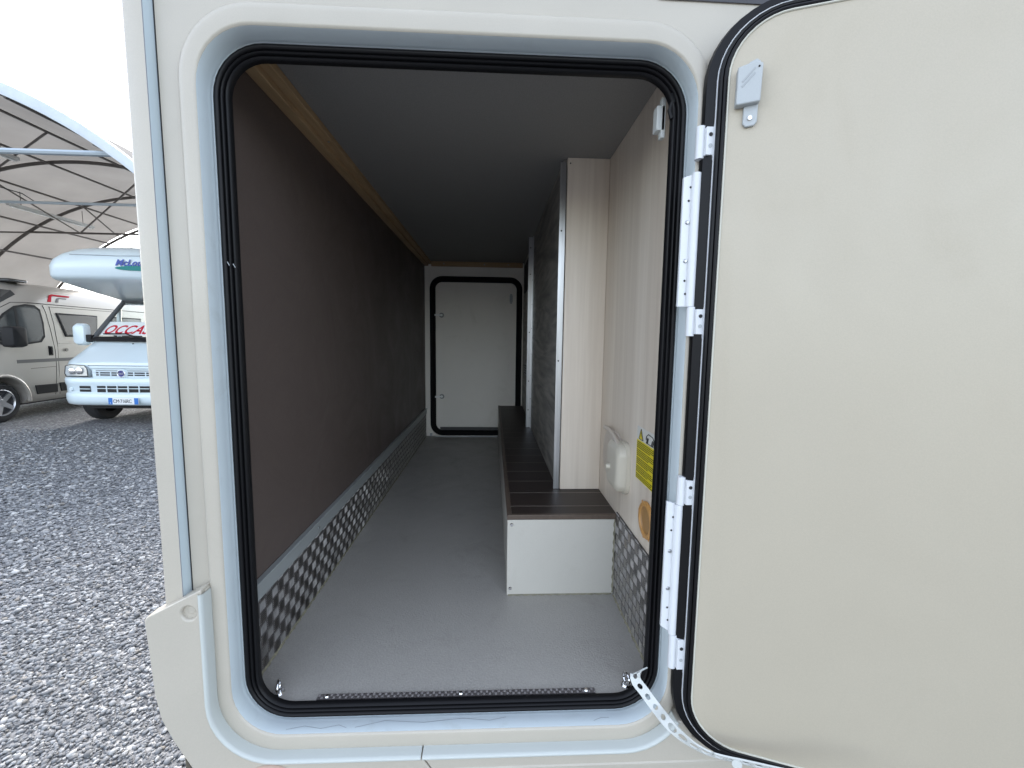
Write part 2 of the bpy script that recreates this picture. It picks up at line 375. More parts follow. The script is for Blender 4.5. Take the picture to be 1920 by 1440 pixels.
# corner trim: post, bevelled strip, seam
p = MB()
prof = [(-0.546, 0.06), (-0.546, -0.044), (-0.5425, -0.052), (-0.538, -0.055), (-0.5112, -0.056)]
p.loops([[(x, y, z) for x, y in prof] for z in (0.95, 2.98)], closed=False)
ct = obj('corner_post', p, body_m, MH, fix=False)
p = MB()
prof = [(-0.5111, -0.0545), (-0.5105, -0.0535), (-0.5085, -0.0475), (-0.5072, -0.0445), (-0.507, -0.036)]
p.loops([[(x, y, z) for x, y in prof] for z in (0.95, 2.98)], closed=False)
obj('corner_strip', p, mat('corner_trim_paint', (0.40, 0.465, 0.49), 0.4), ct, fix=False)
p = MB(); p.box(-0.5068, -0.5052, -0.0405, -0.03, 0.95, 2.98); obj('seam', p, dark_m, ct)
p = MB(); p.box(-0.5114, -0.5111, -0.0562, -0.05, 0.95, 2.98); obj('seam', p, dirt_m, ct)

# raised frame round the opening
p = MB()
p.loops([ring_y(OUT, -0.004, -0.0405), ring_y(OUT, 0.0, -0.046), ring_y(OUT, 0.003, -0.0510), ring_y(OUT, 0.007, -0.0535), ring_y(OUT, 0.014, -0.0545),
         ring_y(INN, -0.005, -0.0545), ring_y(INN, -0.002, -0.0535), ring_y(INN, -0.0005, -0.0515)])
fr = obj('hatch_frame', p, body_m, MH, angle=60)
p = MB()
p.loops([ring_y(INN, -0.0005, -0.0514), ring_y(INN, 0.0, -0.049), ring_y(INN, 0.0008, -0.030), ring_y(SEO, -0.0028, -0.0165), ring_y(SEO, -0.0022, -0.0150), ring_y(SEO, 0.0006, -0.0145), ring_y(SEO, 0.0008, -0.0108), ring_y(SEO, 0.02, -0.0102)])
obj('frame_reveal', p, white_m, fr, angle=60)
# drips and scuffs on the lower reveal
for xs, zs in (([-0.36, -0.33, -0.30, -0.27, -0.255], [0, .001, 0, .001, 0]), ([-0.24, -0.19, -0.12, -0.05, 0.0, 0.03], [0, .002, .001, .002, .001, .002]), ([0.19, 0.205, 0.22], [0, .001, .001])):
    p = MB()
    pts = [(x, -0.043 + 10 * z * 0.6 - 0.004 * abs(x), 0.8094) for x, z in zip(xs, zs)]
    p.loops([[q for q in pts], [(q[0], q[1] + 0.0007, q[2]) for q in pts]], closed=False)
    obj('scuff', p, dirt_m, fr, smooth=False, fix=False)

# rubber door seal: three lobes
SP = [(0.0, -0.011), (0.0015, -0.0185), (0.005, -0.022), (0.009, -0.0205), (0.0102, -0.0155), (0.0118, -0.0155), (0.0128, -0.0195), (0.0148, -0.021), (0.0165, -0.0195),
      (0.0175, -0.0145), (0.0190, -0.0145), (0.0200, -0.0185), (0.0222, -0.0205), (0.0245, -0.0185), (0.0255, -0.013), (0.0255, -0.0085)]
p = MB(); p.loops([ring_y(SEO, i, y) for i, y in SP])
sl_ = obj('hatch_seal', p, rubber_m, MH, angle=70)
p = MB()
for k, (z_, a) in enumerate(((1.62, 0), (1.617, 1))): p.tube([(-0.4305 + .009 * a, -0.0216, z_), (-0.427 + .009 * a, -0.0222, z_ - 0.006)], 0.0006, 5)
obj('seal_joint', p, greyp_m, sl_)
# inner lining between seal and garage box
p = MB()
p.loops([[(x, -0.009, z) for x, z in rr(SEO[0] + .0245, SEO[1] - .0245, SEO[2] + .0245, SEO[3] - .0245, 0.0585)], [(x, -0.0085, z) for x, z in rr(XL - .02, XR + .02, ZF - .03, ZC + .02, 0.002)]])
obj('inner_lining', p, rubber_d, MH, smooth=False)

# skirt with rear corner, wrapping the frame
U = [q for q in rr(-0.471, 0.347, 0.777, 1.995, 0.108)]
left_u = [q for q in U if q[0] < -0.2 and q[1] < 1.0]            # corner arc, from top of the arc to the bottom
right_u = [q for q in U if q[0] > 0.1 and q[1] < 0.832]
fa = lambda u, v: (u, -0.072, v); fb = lambda u, v: (u, -0.0412, v)
seam_top, seam_bot = (-0.119, 0.777), (-0.062, 0.69)
outl = [(-0.471, 1.089)] + left_u + [seam_top, seam_bot, (-0.05, 0.36), (-0.30, 0.37), (-0.40, 0.50), (-0.455, 0.64), (-0.478, 0.72), (-0.504, 0.768), (-0.531, 0.818), (-0.549, 0.861), (-0.5565, 0.905), (-0.560, 0.976), (-0.564, 1.036), (-0.5615, 1.0415)]
SCW = (-0.4925, 1.049)
def boolean_cut(mb, cutters):
    """cut openings out of a closed body; the cutters are thrown away"""
    me = bpy.data.meshes.new('cut'); me.from_pydata(mb.v, [], mb.f)
    bm = bmesh.new(); bm.from_mesh(me); bmesh.ops.remove_doubles(bm, verts=bm.verts, dist=1e-5); bmesh.ops.recalc_face_normals(bm, faces=bm.faces); bm.to_mesh(me); bm.free()
    o = bpy.data.objects.new('cut', me); C.objects.link(o); cs = []
    for c in cutters:
        m2 = bpy.data.meshes.new('cutter'); m2.from_pydata(c.v, [], c.f)
        bm = bmesh.new(); bm.from_mesh(m2); bmesh.ops.recalc_face_normals(bm, faces=bm.faces); bm.to_mesh(m2); bm.free()
        co = bpy.data.objects.new('cutter', m2); C.objects.link(co); cs.append(co)
        md = o.modifiers.new('b', 'BOOLEAN'); md.object = co; md.operation = 'DIFFERENCE'; md.solver = 'EXACT'
    dg = bpy.context.evaluated_depsgraph_get(); dg.update()
    r = bpy.data.meshes.new_from_object(o.evaluated_get(dg))
    for x in cs + [o]:
        m_ = x.data; bpy.data.objects.remove(x); bpy.data.meshes.remove(m_)
    return r
def obj_mesh(name, me, mt, parent, angle=35, bevel=0.0, seg=2):
    me.name = name; me.materials.clear(); me.materials.append(mt)
    me.polygons.foreach_set('use_smooth', [True] * len(me.polygons)); me.set_sharp_from_angle(angle=R(angle))
    return link(name, me, parent, bevel, seg)
p = MB(); p.prism(outl, fa, fb)
cup = MB(); cup.disc((SCW[0], -0.076, SCW[1]), (0, 1, 0), 0.0135, 0.018, 28, 0.0095)
skl = obj_mesh('rear_skirt', boolean_cut(p, [cup]), body_m, MH, bevel=0.0025, seg=3)
outr = [(seam_top[0] + .0025, 0.777)] + right_u + [(0.352, right_u[-1][1]), (0.362, 0.80), (0.40, 0.778), (4.9, 0.778), (4.9, 0.36), (-0.0475, 0.36), (seam_bot[0] + .0025, 0.69)]
p = MB(); p.prism(outr, fa, fb)
skr = obj('side_skirt', p, body_m, MH, bevel=0.003, seg=3)
def skirt_return(path, parent):
    # rounded shoulder of the skirt where it meets the raised frame
    n_ = len(path); q = MB(); rows = []
    for off, y in ((-.0060, -.0717), (-.0045, -.0738), (-.002, -.0752), (.0010, -.0742), (.0026, -.070), (.0032, -.060), (.0034, -.044)):
        row = []
        for k in range(n_):
            a, b_ = Vector(path[max(k - 1, 0)]), Vector(path[min(k + 1, n_ - 1)]); d = (b_ - a).normalized(); nn = Vector((-d.y, d.x))   # towards the opening
            row.append((path[k][0] + nn.x * off, y, path[k][1] + nn.y * off))
        rows.append(row)
    q.loops(rows, closed=False); return obj('skirt_shoulder', q, mat('shoulder_painted_highlight', (0.47, 0.50, 0.48), 0.4), parent, fix=False, angle=60)  # paler and bluer than the skirt: sky highlight painted into the colour
skirt_return([(-0.471, 1.082), (-0.471, 1.0)] + left_u + [seam_top], skl)
skirt_return([(seam_top[0] + .0025, 0.777)] + right_u, skr)
p = MB(); p.loops([[(x, y, z) for y, z in ((-0.0715, 0.745), (-0.0740, 0.7475), (-0.0740, 0.7525), (-0.0715, 0.755))] for x in (-0.06, 4.88)], closed=False)
obj('skirt_rib', p, body_m, skr, fix=False)
p = MB()      # bumper return behind the corner
bl = [(-0.47, 1.088), (-0.47, 0.72), (-0.500, 0.768), (-0.526, 0.818), (-0.544, 0.861), (-0.5515, 0.905), (-0.555, 0.976), (-0.5612, 1.0405)]
p.prism(bl, lambda u, v: (u, -0.066, v), lambda u, v: (u, 2.29, v)); obj('bumper_return', p, body_m, skl, bevel=0.006)
# recessed screw: cup and plug
p = MB(); p.disc((SCW[0] + .001, -0.0575, SCW[1] + .001), (0, -1, 0), 0.0070, 0.009, 20, 0.0062); obj('screw', p, body_m, skl, bevel=.0012)
# round rear reflector
p = MB(); p.disc((-0.375, -0.0725, 0.718), (0, -1, 0), 0.054, 0.008, 40, 0.052); lamp = obj('marker_lamp', p, mat('lamp_pale_rim', (0.50, 0.36, 0.29), 0.3, coat=0.3), MH)
p = MB(); p.disc((-0.375, -0.0806, 0.718), (0, -1, 0), 0.0475, 0.006, 40, 0.042); obj('lens', p, mat('lamp_red_lens', (0.62, 0.13, 0.07), 0.15, coat=0.6), lamp)

# dark stripes higher up the side, beside and above the hatch
p = MB(); p.poly([(0.255, -0.0425, 2.028), (4.88, -0.0425, 2.01), (4.88, -0.0425, 2.16), (0.10, -0.0425, 2.16)]); obj('dark_stripe', p, mat('stripe_black', (0.03, 0.03, 0.035), 0.4), MH, smooth=False, fix=False)
p = MB(); p.box(0.346, 4.88, -0.046, -0.041, 1.930, 1.948); obj('dark_stripe', p, mat('stripe_grey', (0.10, 0.11, 0.12), 0.4), MH)

# wheels
tyre_m = mat('tyre', (0.022, 0.022, 0.023), 0.75, grain=0.3, gscale=150); rim_m = mat('rim_alloy', (0.55, 0.56, 0.58), 0.28, 0.9)
def wheel(c, axis, r, wdt, parent, spokes=5):
    """wheel with tyre and rim; c is the outer face centre, axis points outward"""
    c = Vector(c); d = Vector(axis).normalized(); up_ = Vector((0, 0, 1)); s_ = d.cross(up_)
    def ringp(o, q, n=36): return [c + d * o + up_ * (q * math.cos(2 * math.pi * k / n)) + s_ * (q * math.sin(2 * math.pi * k / n)) for k in range(n)]
    p = MB(); p.loops([ringp(-wdt * .5, r * .62), ringp(-0.0, r * .64), ringp(0.008, r * .72), ringp(0.0, r * .9), ringp(-.02, r * .97), ringp(-.035, r), ringp(-wdt + .03, r), ringp(-wdt, r * .92), ringp(-wdt, r * .6)])
    wh = obj('wheel', p, tyre_m, parent)
    p = MB(); p.loops([ringp(0.002, r * .66), ringp(-.004, r * .61), ringp(-.05, r * .58), ringp(-.06, r * .2), ringp(-.06, 0.01)]); obj('rim', p, mat('rim_dark', (0.05, 0.05, 0.055), 0.5), wh)
    p = MB()
    for k in range(spokes):
        a = 2 * math.pi * (k + .3) / spokes; e = up_ * math.cos(a) + s_ * math.sin(a); t = d.cross(e)
        q = [c + e * (r * .1) + t * .045, c + e * (r * .63) + t * .028, c + e * (r * .63) - t * .028, c + e * (r * .1) - t * .045]
        f = [p.pt(x + d * (-.004 if i in (1, 2) else -.012)) for i, x in enumerate(q)]; bk = [p.pt(x - d * .045) for x in q]
        p.face(f)
        for i in range(4): p.face([f[i], f[(i + 1) % 4], bk[(i + 1) % 4], bk[i]])
    p.disc(c - d * .02, d, r * .2, 0.016, 20, r * .15)
    p.loops([ringp(0.003, r * .665), ringp(0.006, r * .64), ringp(-.01, r * .60)])
    obj('spokes', p, rim_m, wh)
    return wh
wheel((1.75, 0.10, 0.34), (0, -1, 0), 0.34, 0.22, MH); wheel((1.75, 2.14, 0.34), (0, 1, 0), 0.34, 0.22, MH)

# ---- garage interior
p = MB(); p.box(XL - .03, XR + .03, -0.0078, YF + .03, ZF - .03, ZF); obj('garage_floor', p, floor_m, MH)
p = MB(); p.box(XL - .03, XR + .03, -0.008, YF + .03, ZC, ZC + .03); obj('garage_ceiling', p, ceil_m, MH)
p = MB(); p.box(XL - .03, XL, -0.008, YF + .03, ZF, ZC); lw = obj('partition_wall', p, brown_m, MH)
p = MB(); p.box(XR, XR + .03, -0.008, 0.53, ZF, ZC); rw = obj('oak_side_panel', p, oak_m, MH)
p = MB(); p.box(XR + .002, XR + .03, 0.53, YF + .03, ZF, ZC); obj('hidden_side_panel', p, dark_m, MH)
p = MB(); p.box(XL, XR, YF, YF + .03, ZF, ZC); obj('end_wall', p, cream_m, MH)

# raw wood battens
p = MB(); p.box(XL + .0005, XL + .026, -0.0075, YF - .001, ZC - .030, ZC - .0005); bt = obj('batten', p, batten_m, MH, bevel=0.0015)
p = MB(); p.box(XL + .0262, XL + .047, -0.0075, YF - .001, ZC - .017, ZC - .0005); obj('batten_lip', p, batten_m, bt, bevel=0.0015)
p = MB(); p.box(XL + .047, 0.198, YF - .02, YF - .0005, ZC - .032, ZC - .0005); bt2 = obj('batten', p, wood('raw_batten_cross', (0.30, 0.19, 0.095), (0.48, 0.33, 0.18), (5, 60, 60), 0.7), MH, bevel=0.0015)
for x in (-0.33, -0.06, 0.1):
    p = MB(); p.disc((x, YF - .0205, ZC - .016), (0, -1, 0), 0.004, 0.002, 10); obj('screw', p, steel_m, bt2)
p = MB(); p.disc((XL + .038, 0.42, ZC - .0172), (0, 0, -1), 0.0028, 0.002, 10); obj('screw', p, steel_m, bt)

# tread plate kick strips: plate plus raised five-bar pattern
def tread(name, x, nx, y0, y1, z0, z1, cell=0.0245, ph=0, floor=False, ma=None, mb_=None):
    p = MB()
    if floor: p.box(y0, y1, x[0], x[1], z0, z1)
    else: p.box(min(x, x - nx * .003), max(x, x - nx * .003), y0, y1, z0, z1)
    pl = obj(name, p, ma or tread_m, MH)
    V = []; Fc = []
    a0 = (y0, z0) if not floor else (y0, x[0]); a1 = (y1, z1) if not floor else (y1, x[1])
    ni = int((a1[0] - a0[0]) / cell) + 1; nj = int((a1[1] - a0[1]) / cell) + 1
    for i in range(ni):
        for j in range(nj):
            cu, cv = a0[0] + (i + .5) * cell, a0[1] + (j + .5) * cell; jt = random.uniform(.7, 1.25)
            for k in range(5):
                o = (k - 2) * cell * .175; L = cell * .41; W = cell * .042; H = min(0.0016, cell * .065)
                vert = (i + j + ph) % 2 == 0
                base = [(-W, -L), (W, -L), (W, L), (-W, L)]; top = [(0, -L * .72), (0, L * .72)]
                pts = []
                for (s_, t_), h in [(q, 0) for q in base] + [(q, H) for q in top]:
                    s_ += o
                    u, v = (cu + s_, cv + t_) if vert else (cu + t_, cv + s_)
                    u = min(max(u, a0[0] + .0005), a1[0] - .0005); v = min(max(v, a0[1] + .0005), a1[1] - .0005)
                    hj = h * jt; pts.append((u, v, z1 + hj) if floor else (x + nx * hj, u, v))
                b_ = len(V); V += pts
                Fc += [(b_, b_ + 1, b_ + 4), (b_ + 1, b_ + 2, b_ + 5, b_ + 4), (b_ + 2, b_ + 3, b_ + 5), (b_ + 3, b_, b_ + 4, b_ + 5)]
    me = bpy.data.meshes.new('tread_bars'); me.from_pydata(V, [], Fc); me.materials.append(mb_ or bar_m)
    bm = bmesh.new(); bm.from_mesh(me); bmesh.ops.recalc_face_normals(bm, faces=bm.faces); bm.to_mesh(me); bm.free()
    o = link('tread_bars', me, pl); o['kind'] = 'stuff'
    return pl
kp = tread('kick_plate', XL + .0035, 1, -0.007, YF - .002, ZF + .0005, 0.988)
p = MB(); p.box(XL + .0005, XL + .0085, -0.007, YF - .004, 0.986, 1.020); p.box(XL + .0005, XL + .013, -0.007, YF - .004, 1.020, 1.024); ep = obj('edge_profile', p, alup_m, kp, bevel=0.001)
for y in (0.35, 0.85, 1.4):
    p = MB(); p.disc((XL + .0086, y, 1.003), (1, 0, 0), 0.004, 0.0015, 10); obj('screw', p, steel_m, kp)
kp2 = tread('kick_plate', XR - .0035, -1, -0.007, 0.3145, ZF + .0005, 1.056, ph=1)
# worn sealant along the plate feet
p = MB()
for xx, sgn, ya, yb in ((XL + .004, 1, 0.0, 2.18), (XR - .004, -1, 0.0, 0.31)):
    ys = np.arange(ya, yb, 0.006); 
    p.loops([[(xx, y, ZF + .0045) for y in ys], [(xx + sgn * (.0035 + .0022 * math.sin(y * 310) * math.sin(y * 87)), y, ZF + .0006) for y in ys]], closed=False)
obj('sealant_bead', p, seal_bead_m, MH, fix=False)
p = MB(); ys = np.arange(0.045, XR - .005, 0.006)
p.loops([[(x, 0.3158, ZF + .0035) for x in ys], [(x, 0.3125 - .0015 * math.sin(x * 290), ZF + .0006) for x in ys]], closed=False); obj('sealant_bead', p, seal_bead_m, MH, fix=False)
zs = np.arange(ZF + .004, 1.045, 0.006)
p = MB(); p.loops([[(XR - .0045, 0.3155, z) for z in zs], [(XR - .0085 - .0015 * math.sin(z * 260), 0.3157, z) for z in zs]], closed=False); obj('sealant_bead', p, seal_bead_m, MH, fix=False)

# threshold strip
ts = tread('threshold_strip', (-0.005, 0.0065), 0, -0.322, 0.202, ZF + .0006, ZF + .003, cell=0.0056, floor=True, ma=mat('threshold_plate', (0.11, 0.10, 0.10), .5, .4), mb_=mat('threshold_bars', (0.20, 0.185, 0.18), .45, .5))
for x in (-0.305, -0.055, 0.185):
    p = MB(); p.disc((x, 0.001, ZF + .003), (0, 0, 1), 0.0042, 0.0022, 12, 0.003); obj('screw', p, chrome_m, ts)
# lashing eyes
for x, yy in ((-0.401, 0.016), (0.268, 0.016)):
    p = MB(); p.disc((x, yy, ZF + .0005), (0, 0, 1), 0.011, 0.003, 18, 0.009); ey = obj('lashing_eye', p, chrome_m, MH)
    p = MB(); p.torus((x, yy, ZF + .012), (1, 0.25, 0), 0.0105, 0.0026, 20, 8); obj('ring', p, chrome_m, ey)

# end hatch seen from inside
FO = (-0.428, 0.199, 0.832, 1.922, 0.085)
p = MB(); p.loops([[(x, YF - o, z) for x, z in rr(FO[0] + i, FO[1] - i, FO[2] + i, FO[3] - i, FO[4] - i)] for i, o in ((0, .0005), (.002, .012), (.010, .020), (.024, .022), (.034, .016), (.040, .004), (.040, .001))])
eh = obj('end_hatch_seal', p, rubber_m, MH)
p = MB(); p.prism([q for q in rr(FO[0] + .042, FO[1] - .042, FO[2] + .062, FO[3] - .042, 0.043)], lambda u, v: (u, YF - .004, v), lambda u, v: (u, YF - .0008, v)); hp = obj('end_hatch', p, cream_m, MH)
p = MB(); p.box(-0.36, 0.13, YF - .012, YF - .0045, FO[2] + .040, FO[2] + .060); obj('hatch_sill', p, mat('dark_grey_metal', (0.06, 0.06, 0.06), 0.5), hp)
p = MB(); p.box(-0.40, 0.04, YF - .03, YF - .0245, ZF + .0005, ZF + .006); obj('threshold_edge', p, alup_m, hp)
for z in (1.661, 1.106):
    p = MB(); p.disc((-0.348, YF - .0045, z), (0, -1, 0), 0.017, 0.006, 20, 0.015); lt = obj('latch', p, mat('latch_grey', (0.30, 0.30, 0.28), 0.4), hp)
    p = MB(); p.disc((-0.348, YF - .0105, z), (0, -1, 0), 0.008, 0.005, 12)
    p.box(-0.392, -0.366, YF - .030, YF - .023, z - .006, z + .006); p.box(-0.37, -0.345, YF - .017, YF - .0105, z - .005, z + .005); obj('latch_tongue', p, mat('latch_white', (0.85, 0.85, 0.82), 0.3), hp)
p = MB(); p.box(0.112, 0.132, YF - .018, YF - .0045, 1.755, 1.800); p.box(0.115, 0.129, YF - .010, YF - .0046, 1.745, 1.81); obj('catch_block', p, greyp_m, hp, bevel=0.002)
p = MB(); p.box(-0.43, -0.415, YF - .014, YF - .0005, ZF + .0005, ZF + .02); obj('corner_clip', p, steel_m, MH)

# step box along the right side, covered with dark planks
BX, BY, BZ = 0.042, 0.316, 1.047
p = MB(); p.box(BX, XR - .0005, BY, YF - .026, ZF + .0006, BZ - .012); sb = obj('step_box', p, boxw_m, MH, bevel=0.001)
p = MB(); p.box(BX - .001, BX + .011, BY + .0105, YF - .026, BZ - .0118, BZ + .0015); obj('edge_band', p, edge_m, sb, bevel=0.0015)
p = MB(); p.box(BX - .001, XR - .0006, BY - .001, BY + .010, BZ - .0118, BZ + .0015); obj('edge_band', p, edge_m, sb, bevel=0.0015)
p = MB(); p.box(BX + .0112, XR - .0006, BY + .0102, YF - .026, BZ - .0117, BZ - .0002); obj('plank_inlay', p, seam_m, sb)
ys = [BY + .0102, 0.379, 0.482, 0.588] + [0.588 + .104 * k for k in range(1, 15)] + [YF - .026]
for a, b_ in zip(ys[:-1], ys[1:]):
    p = MB(); p.box(BX + .0112, XR - .0006, a + .0010, b_ - .0010, BZ - .0116, BZ); obj('plank', p, plank_m, sb)
for x, z in ((0.053, 1.022), (0.051, 0.847)):
    p = MB(); p.disc((x, BY - .0002, z), (0, -1, 0), 0.0048, 0.002, 12, 0.0035); obj('screw', p, chrome_m, sb)

# tall cabinet: oak front, metal corner profiles, dark figured side
CX, CY = 0.202, 0.51
p = MB(); p.box(CX + .0065, XR - .0005, CY, CY + .016, BZ + .0008, ZC - .0005); cf = obj('cabinet', p, oak_m, MH, bevel=0.0008)
p = MB(); p.disc((CX + .014, CY - .0001, 2.000), (0, -1, 0), 0.002, 0.0012, 8); obj('screw', p, dark_m, cf)
p = MB(); p.box(CX - .002, CX + .016, CY + .018, 1.47, BZ + .0008, ZC - .0005); obj('side_panel', p, dark_wood_m, cf)
p = MB(); p.box(0.1885, CX + .0035, CY + .004, CY + .0058, BZ + .001, ZC - .012); p.box(CX - .0055, CX - .0025, CY + .006, CY + .028, BZ + .001, ZC - .012); obj('corner_profile', p, alu_m, cf)
for z in (1.815, 1.44):
    p = MB(); p.disc((0.195, CY + .0038, z), (0, -1, 0), 0.0025, 0.0008, 10); obj('screw', p, dark_m, cf)
p = MB(); p.box(0.176, 0.1985, 1.440, 1.443, BZ + .001, ZC - .004); p.box(0.1962, 0.1995, 1.414, 1.4398, BZ + .001, ZC - .004); obj('strip_profile', p, alu_m, cf)
for z in (1.96, 1.83, 1.54, 1.29, 1.14):
    p = MB(); p.disc((0.186, 1.4398, z), (0, -1, 0), 0.003, 0.001, 8); obj('screw', p, dark_m, cf)
for z in (1.80, 1.68, 1.56, 1.43, 1.32, 1.2, 1.1):
    p = MB(); p.disc((0.1961, 1.427, z), (-1, 0, 0), 0.0025, 0.001, 8); obj('screw', p, dark_m, cf)
p = MB(); p.box(0.207, 0.222, 1.475, YF - .001, BZ + .0008, ZC - .0005); obj('rear_panel', p, dark_wood_m, cf)
p = MB(); p.box(0.1995, 0.2065, 1.62, 2.06, 1.80, 1.97); obj('dark_opening', p, dark_m, cf)
p = MB(); p.box(0.201, 0.2065, 1.76, 1.93, 1.285, 1.36); vt = obj('vent_plate', p, greyp_m, cf)
for k in range(4):
    p = MB(); p.box(0.2002, 0.2008, 1.80, 1.92, 1.297 + k * .015, 1.302 + k * .015); obj('vent_slot', p, dark_m, cf)

# wall socket with flap
p = MB()
def rx(y0, y1, z0, z1, r, x): return [(x, a, b_) for a, b_ in rr(y0, y1, z0, z1, r, 6)]
p.loops([rx(.275, .455, 1.120, 1.262, .068, XR - .0003), rx(.277, .453, 1.122, 1.260, .066, XR - .006), rx(.284, .446, 1.129, 1.253, .06, XR - .009)], True, False, True)
so_ = obj('socket', p, ivory_t, MH)
p = MB()
p.loops([rx(.228, .335, 1.132, 1.252, .028, XR - .0095), rx(.230, .333, 1.134, 1.250, .027, XR - .024), rx(.236, .326, 1.142, 1.242, .022, XR - .031), rx(.244, .318, 1.150, 1.234, .018, XR - .033)], True, False, True)
p.loops([rx(.226, .300, 1.128, 1.256, .028, XR - .0004), rx(.226, .300, 1.128, 1.256, .028, XR - .010)], True, False, True)
obj('socket_cover', p, ivory_m, so_)
p = MB(); p.disc((XR - .0325, .292, 1.186), (-1, 0, 0), 0.008, 0.010, 16, 0.006); obj('knob', p, ivory_m, so_)
p = MB(); p.tube([(XR - .010, .43, 1.258), (XR - .013, .38, 1.263), (XR - .016, .31, 1.256), (XR - .018, .27, 1.246)], 0.006, 8); obj('hinge_arm', p, ivory_t, so_)

# warning sticker
p = MB(); p.box(XR - .0010, XR - .0003, 0.055, 0.188, 1.192, 1.312); st = obj('warning_sticker', p, paper_m, MH)
p = MB(); p.box(XR - .0014, XR - .0011, 0.056, 0.187, 1.193, 1.282); obj('yellow_field', p, yellow_m, st)
p = MB(); p.prism([(.173, 1.286), (.150, 1.286), (.1615, 1.307)], lambda u, v: (XR - .0016, u, v), lambda u, v: (XR - .0011, u, v)); obj('warning_triangle', p, yellow_m, st)
p = MB(); p.box(XR - .0019, XR - .0017, .1602, .1628, 1.291, 1.301)
for q in (((.1745, 1.2848), (.1615, 1.3085)), ((.1485, 1.2848), (.1615, 1.3085)), ((.1745, 1.2848), (.1485, 1.2848))): p.tube([(XR - .0016, *q[0]), (XR - .0016, *q[1])], 0.0008, 4)
car_ = [(.130, 1.292), (.128, 1.300), (.118, 1.306), (.092, 1.304), (.086, 1.298), (.085, 1.288)]
p.tube([(XR - .0016, *q) for q in car_], 0.0011, 4)
for q in (.122, .117, .094, .088): p.tube([(XR - .0016, q + .005, 1.285), (XR - .0016, q, 1.297)], 0.0013, 4)
p.tube([(XR - .0016, .13, 1.2855), (XR - .0016, .085, 1.2855)], 0.0009, 4)
obj('pictogram', p, ink_m, st)
p = MB(); z = 1.278; k = 0
while z > 1.197:
    y = 0.184; end = 0.075 + (0.03 if k % 4 == 3 else 0) + random.uniform(0, .025)
    while y > end:
        wl = random.uniform(.004, .012); p.box(XR - .00165, XR - .00145, y - wl, y, z - .0021, z); y -= wl + .0015
    if k % 4 == 0: p.box(XR - .00166, XR - .00147, .060, .068, z - .006, z)
    z -= 0.0040 if k % 4 != 3 else 0.0062
    k += 1
obj('sticker_text', p, inky_m, st, smooth=False)

# round cable port
p = MB(); cc = (XR, .108, 1.123)
def rp_(r, o, n=30): return [(XR - o, cc[1] + r * math.cos(2 * math.pi * k / n), cc[2] + r * math.sin(2 * math.pi * k / n)) for k in range(n)]
p.loops([rp_(.040, .0003), rp_(.0395, .004), rp_(.037, .0065), rp_(.031, .0065), rp_(.029, .004)])
po = obj('cable_port', p, orange_m, MH)
p = MB(); p.loops([rp_(.029, .0041), rp_(.027, .0012), rp_(.004, .0008), rp_(.0005, .0008)]); obj('port_bowl', p, orange_d, po)
for k in range(8):
    a = 2 * math.pi * k / 8 + .2
    p = MB(); p.disc((XR - .0035, cc[1] + .0405 * math.cos(a), cc[2] + .0405 * math.sin(a)), (-1, 0, 0), .003, .001, 6); obj('lug', p, orange_m, po)

# white latch striker on the right of the seal
p = MB(); p.box(0.278, 0.292, 0.013, 0.032, 1.862, 1.902); p.box(0.286, 0.293, 0.013, 0.026, 1.850, 1.916); obj('striker_clip', p, strap_m, MH, bevel=0.001)
p = MB(); p.tube([(0.2905, -0.014, 1.905), (0.2925, -0.0165, 1.893), (0.289, -0.014, 1.880), (0.2925, -0.0165, 1.866)], 0.004, 7); obj('striker_pad', p, rubber_m, MH)

# ---- the open hatch door, swung 160 degrees
TH = R(20); DU = Vector((math.cos(TH), -math.sin(TH), 0)); DN = Vector((-math.sin(TH), -math.cos(TH), 0)); DP = Vector((0.3497, -0.0885, 0))
def D(t, n_, z): return DP + DU * (t * .962) + DN * n_ + Vector((0, 0, 1.5 + (z - 1.5) * .962))
def dring(inset, n_, base=(0.0, 0.80, 0.79, 1.985, 0.078)):
    return [D(t, n_, z) for t, z in rr(base[0] + inset, base[1] - inset, base[2] + inset, base[3] - inset, base[4] - inset, 10)]
p = MB(); p.loops([dring(-0.001, -0.004), dring(-0.001, 0.0), dring(0.0005, 0.0003)], True, False, True)
dr = obj('hatch_door', p, door_m, MH)
p = MB(); p.loops([dring(-0.001, -0.003), dring(-0.001, 0.0012), dring(-0.002, 0.0022), dring(-0.0035, 0.002), dring(-0.0042, 0.0), dring(-0.0042, -0.006)]); obj('door_lip', p, mat('lip_cream', (0.50, 0.49, 0.42), 0.4), dr)
p = MB(); p.loops([dring(-0.0043, -0.006), dring(-0.0043, 0.0008), dring(-0.007, 0.0022), dring(-0.0095, 0.001), dring(-0.0105, -0.003), dring(-0.0115, 0.000), dring(-0.015, 0.0008), dring(-0.0172, -0.003), dring(-0.0172, -0.012)]); obj('door_seal', p, rubber_m, dr)
p = MB(); p.loops([dring(-0.0173, -0.010), dring(-0.0173, -0.004), dring(-0.0188, -0.0035), dring(-0.0190, -0.010)]); obj('door_edge_profile', p, hinge_m, dr)
p = MB(); p.loops([dring(-0.017, -0.0085), dring(-0.024, -0.0085), dring(-0.033, -0.010), dring(-0.037, -0.018), dring(-0.037, -0.028)]); obj('outer_rubber', p, rubber_m, dr)
p = MB(); p.loops([dring(-0.035, -0.026), dring(-0.037, -0.0285), dring(-0.034, -0.032), dring(0.0, -0.033)], True, False, True); obj('outer_skin', p, body_m, dr)
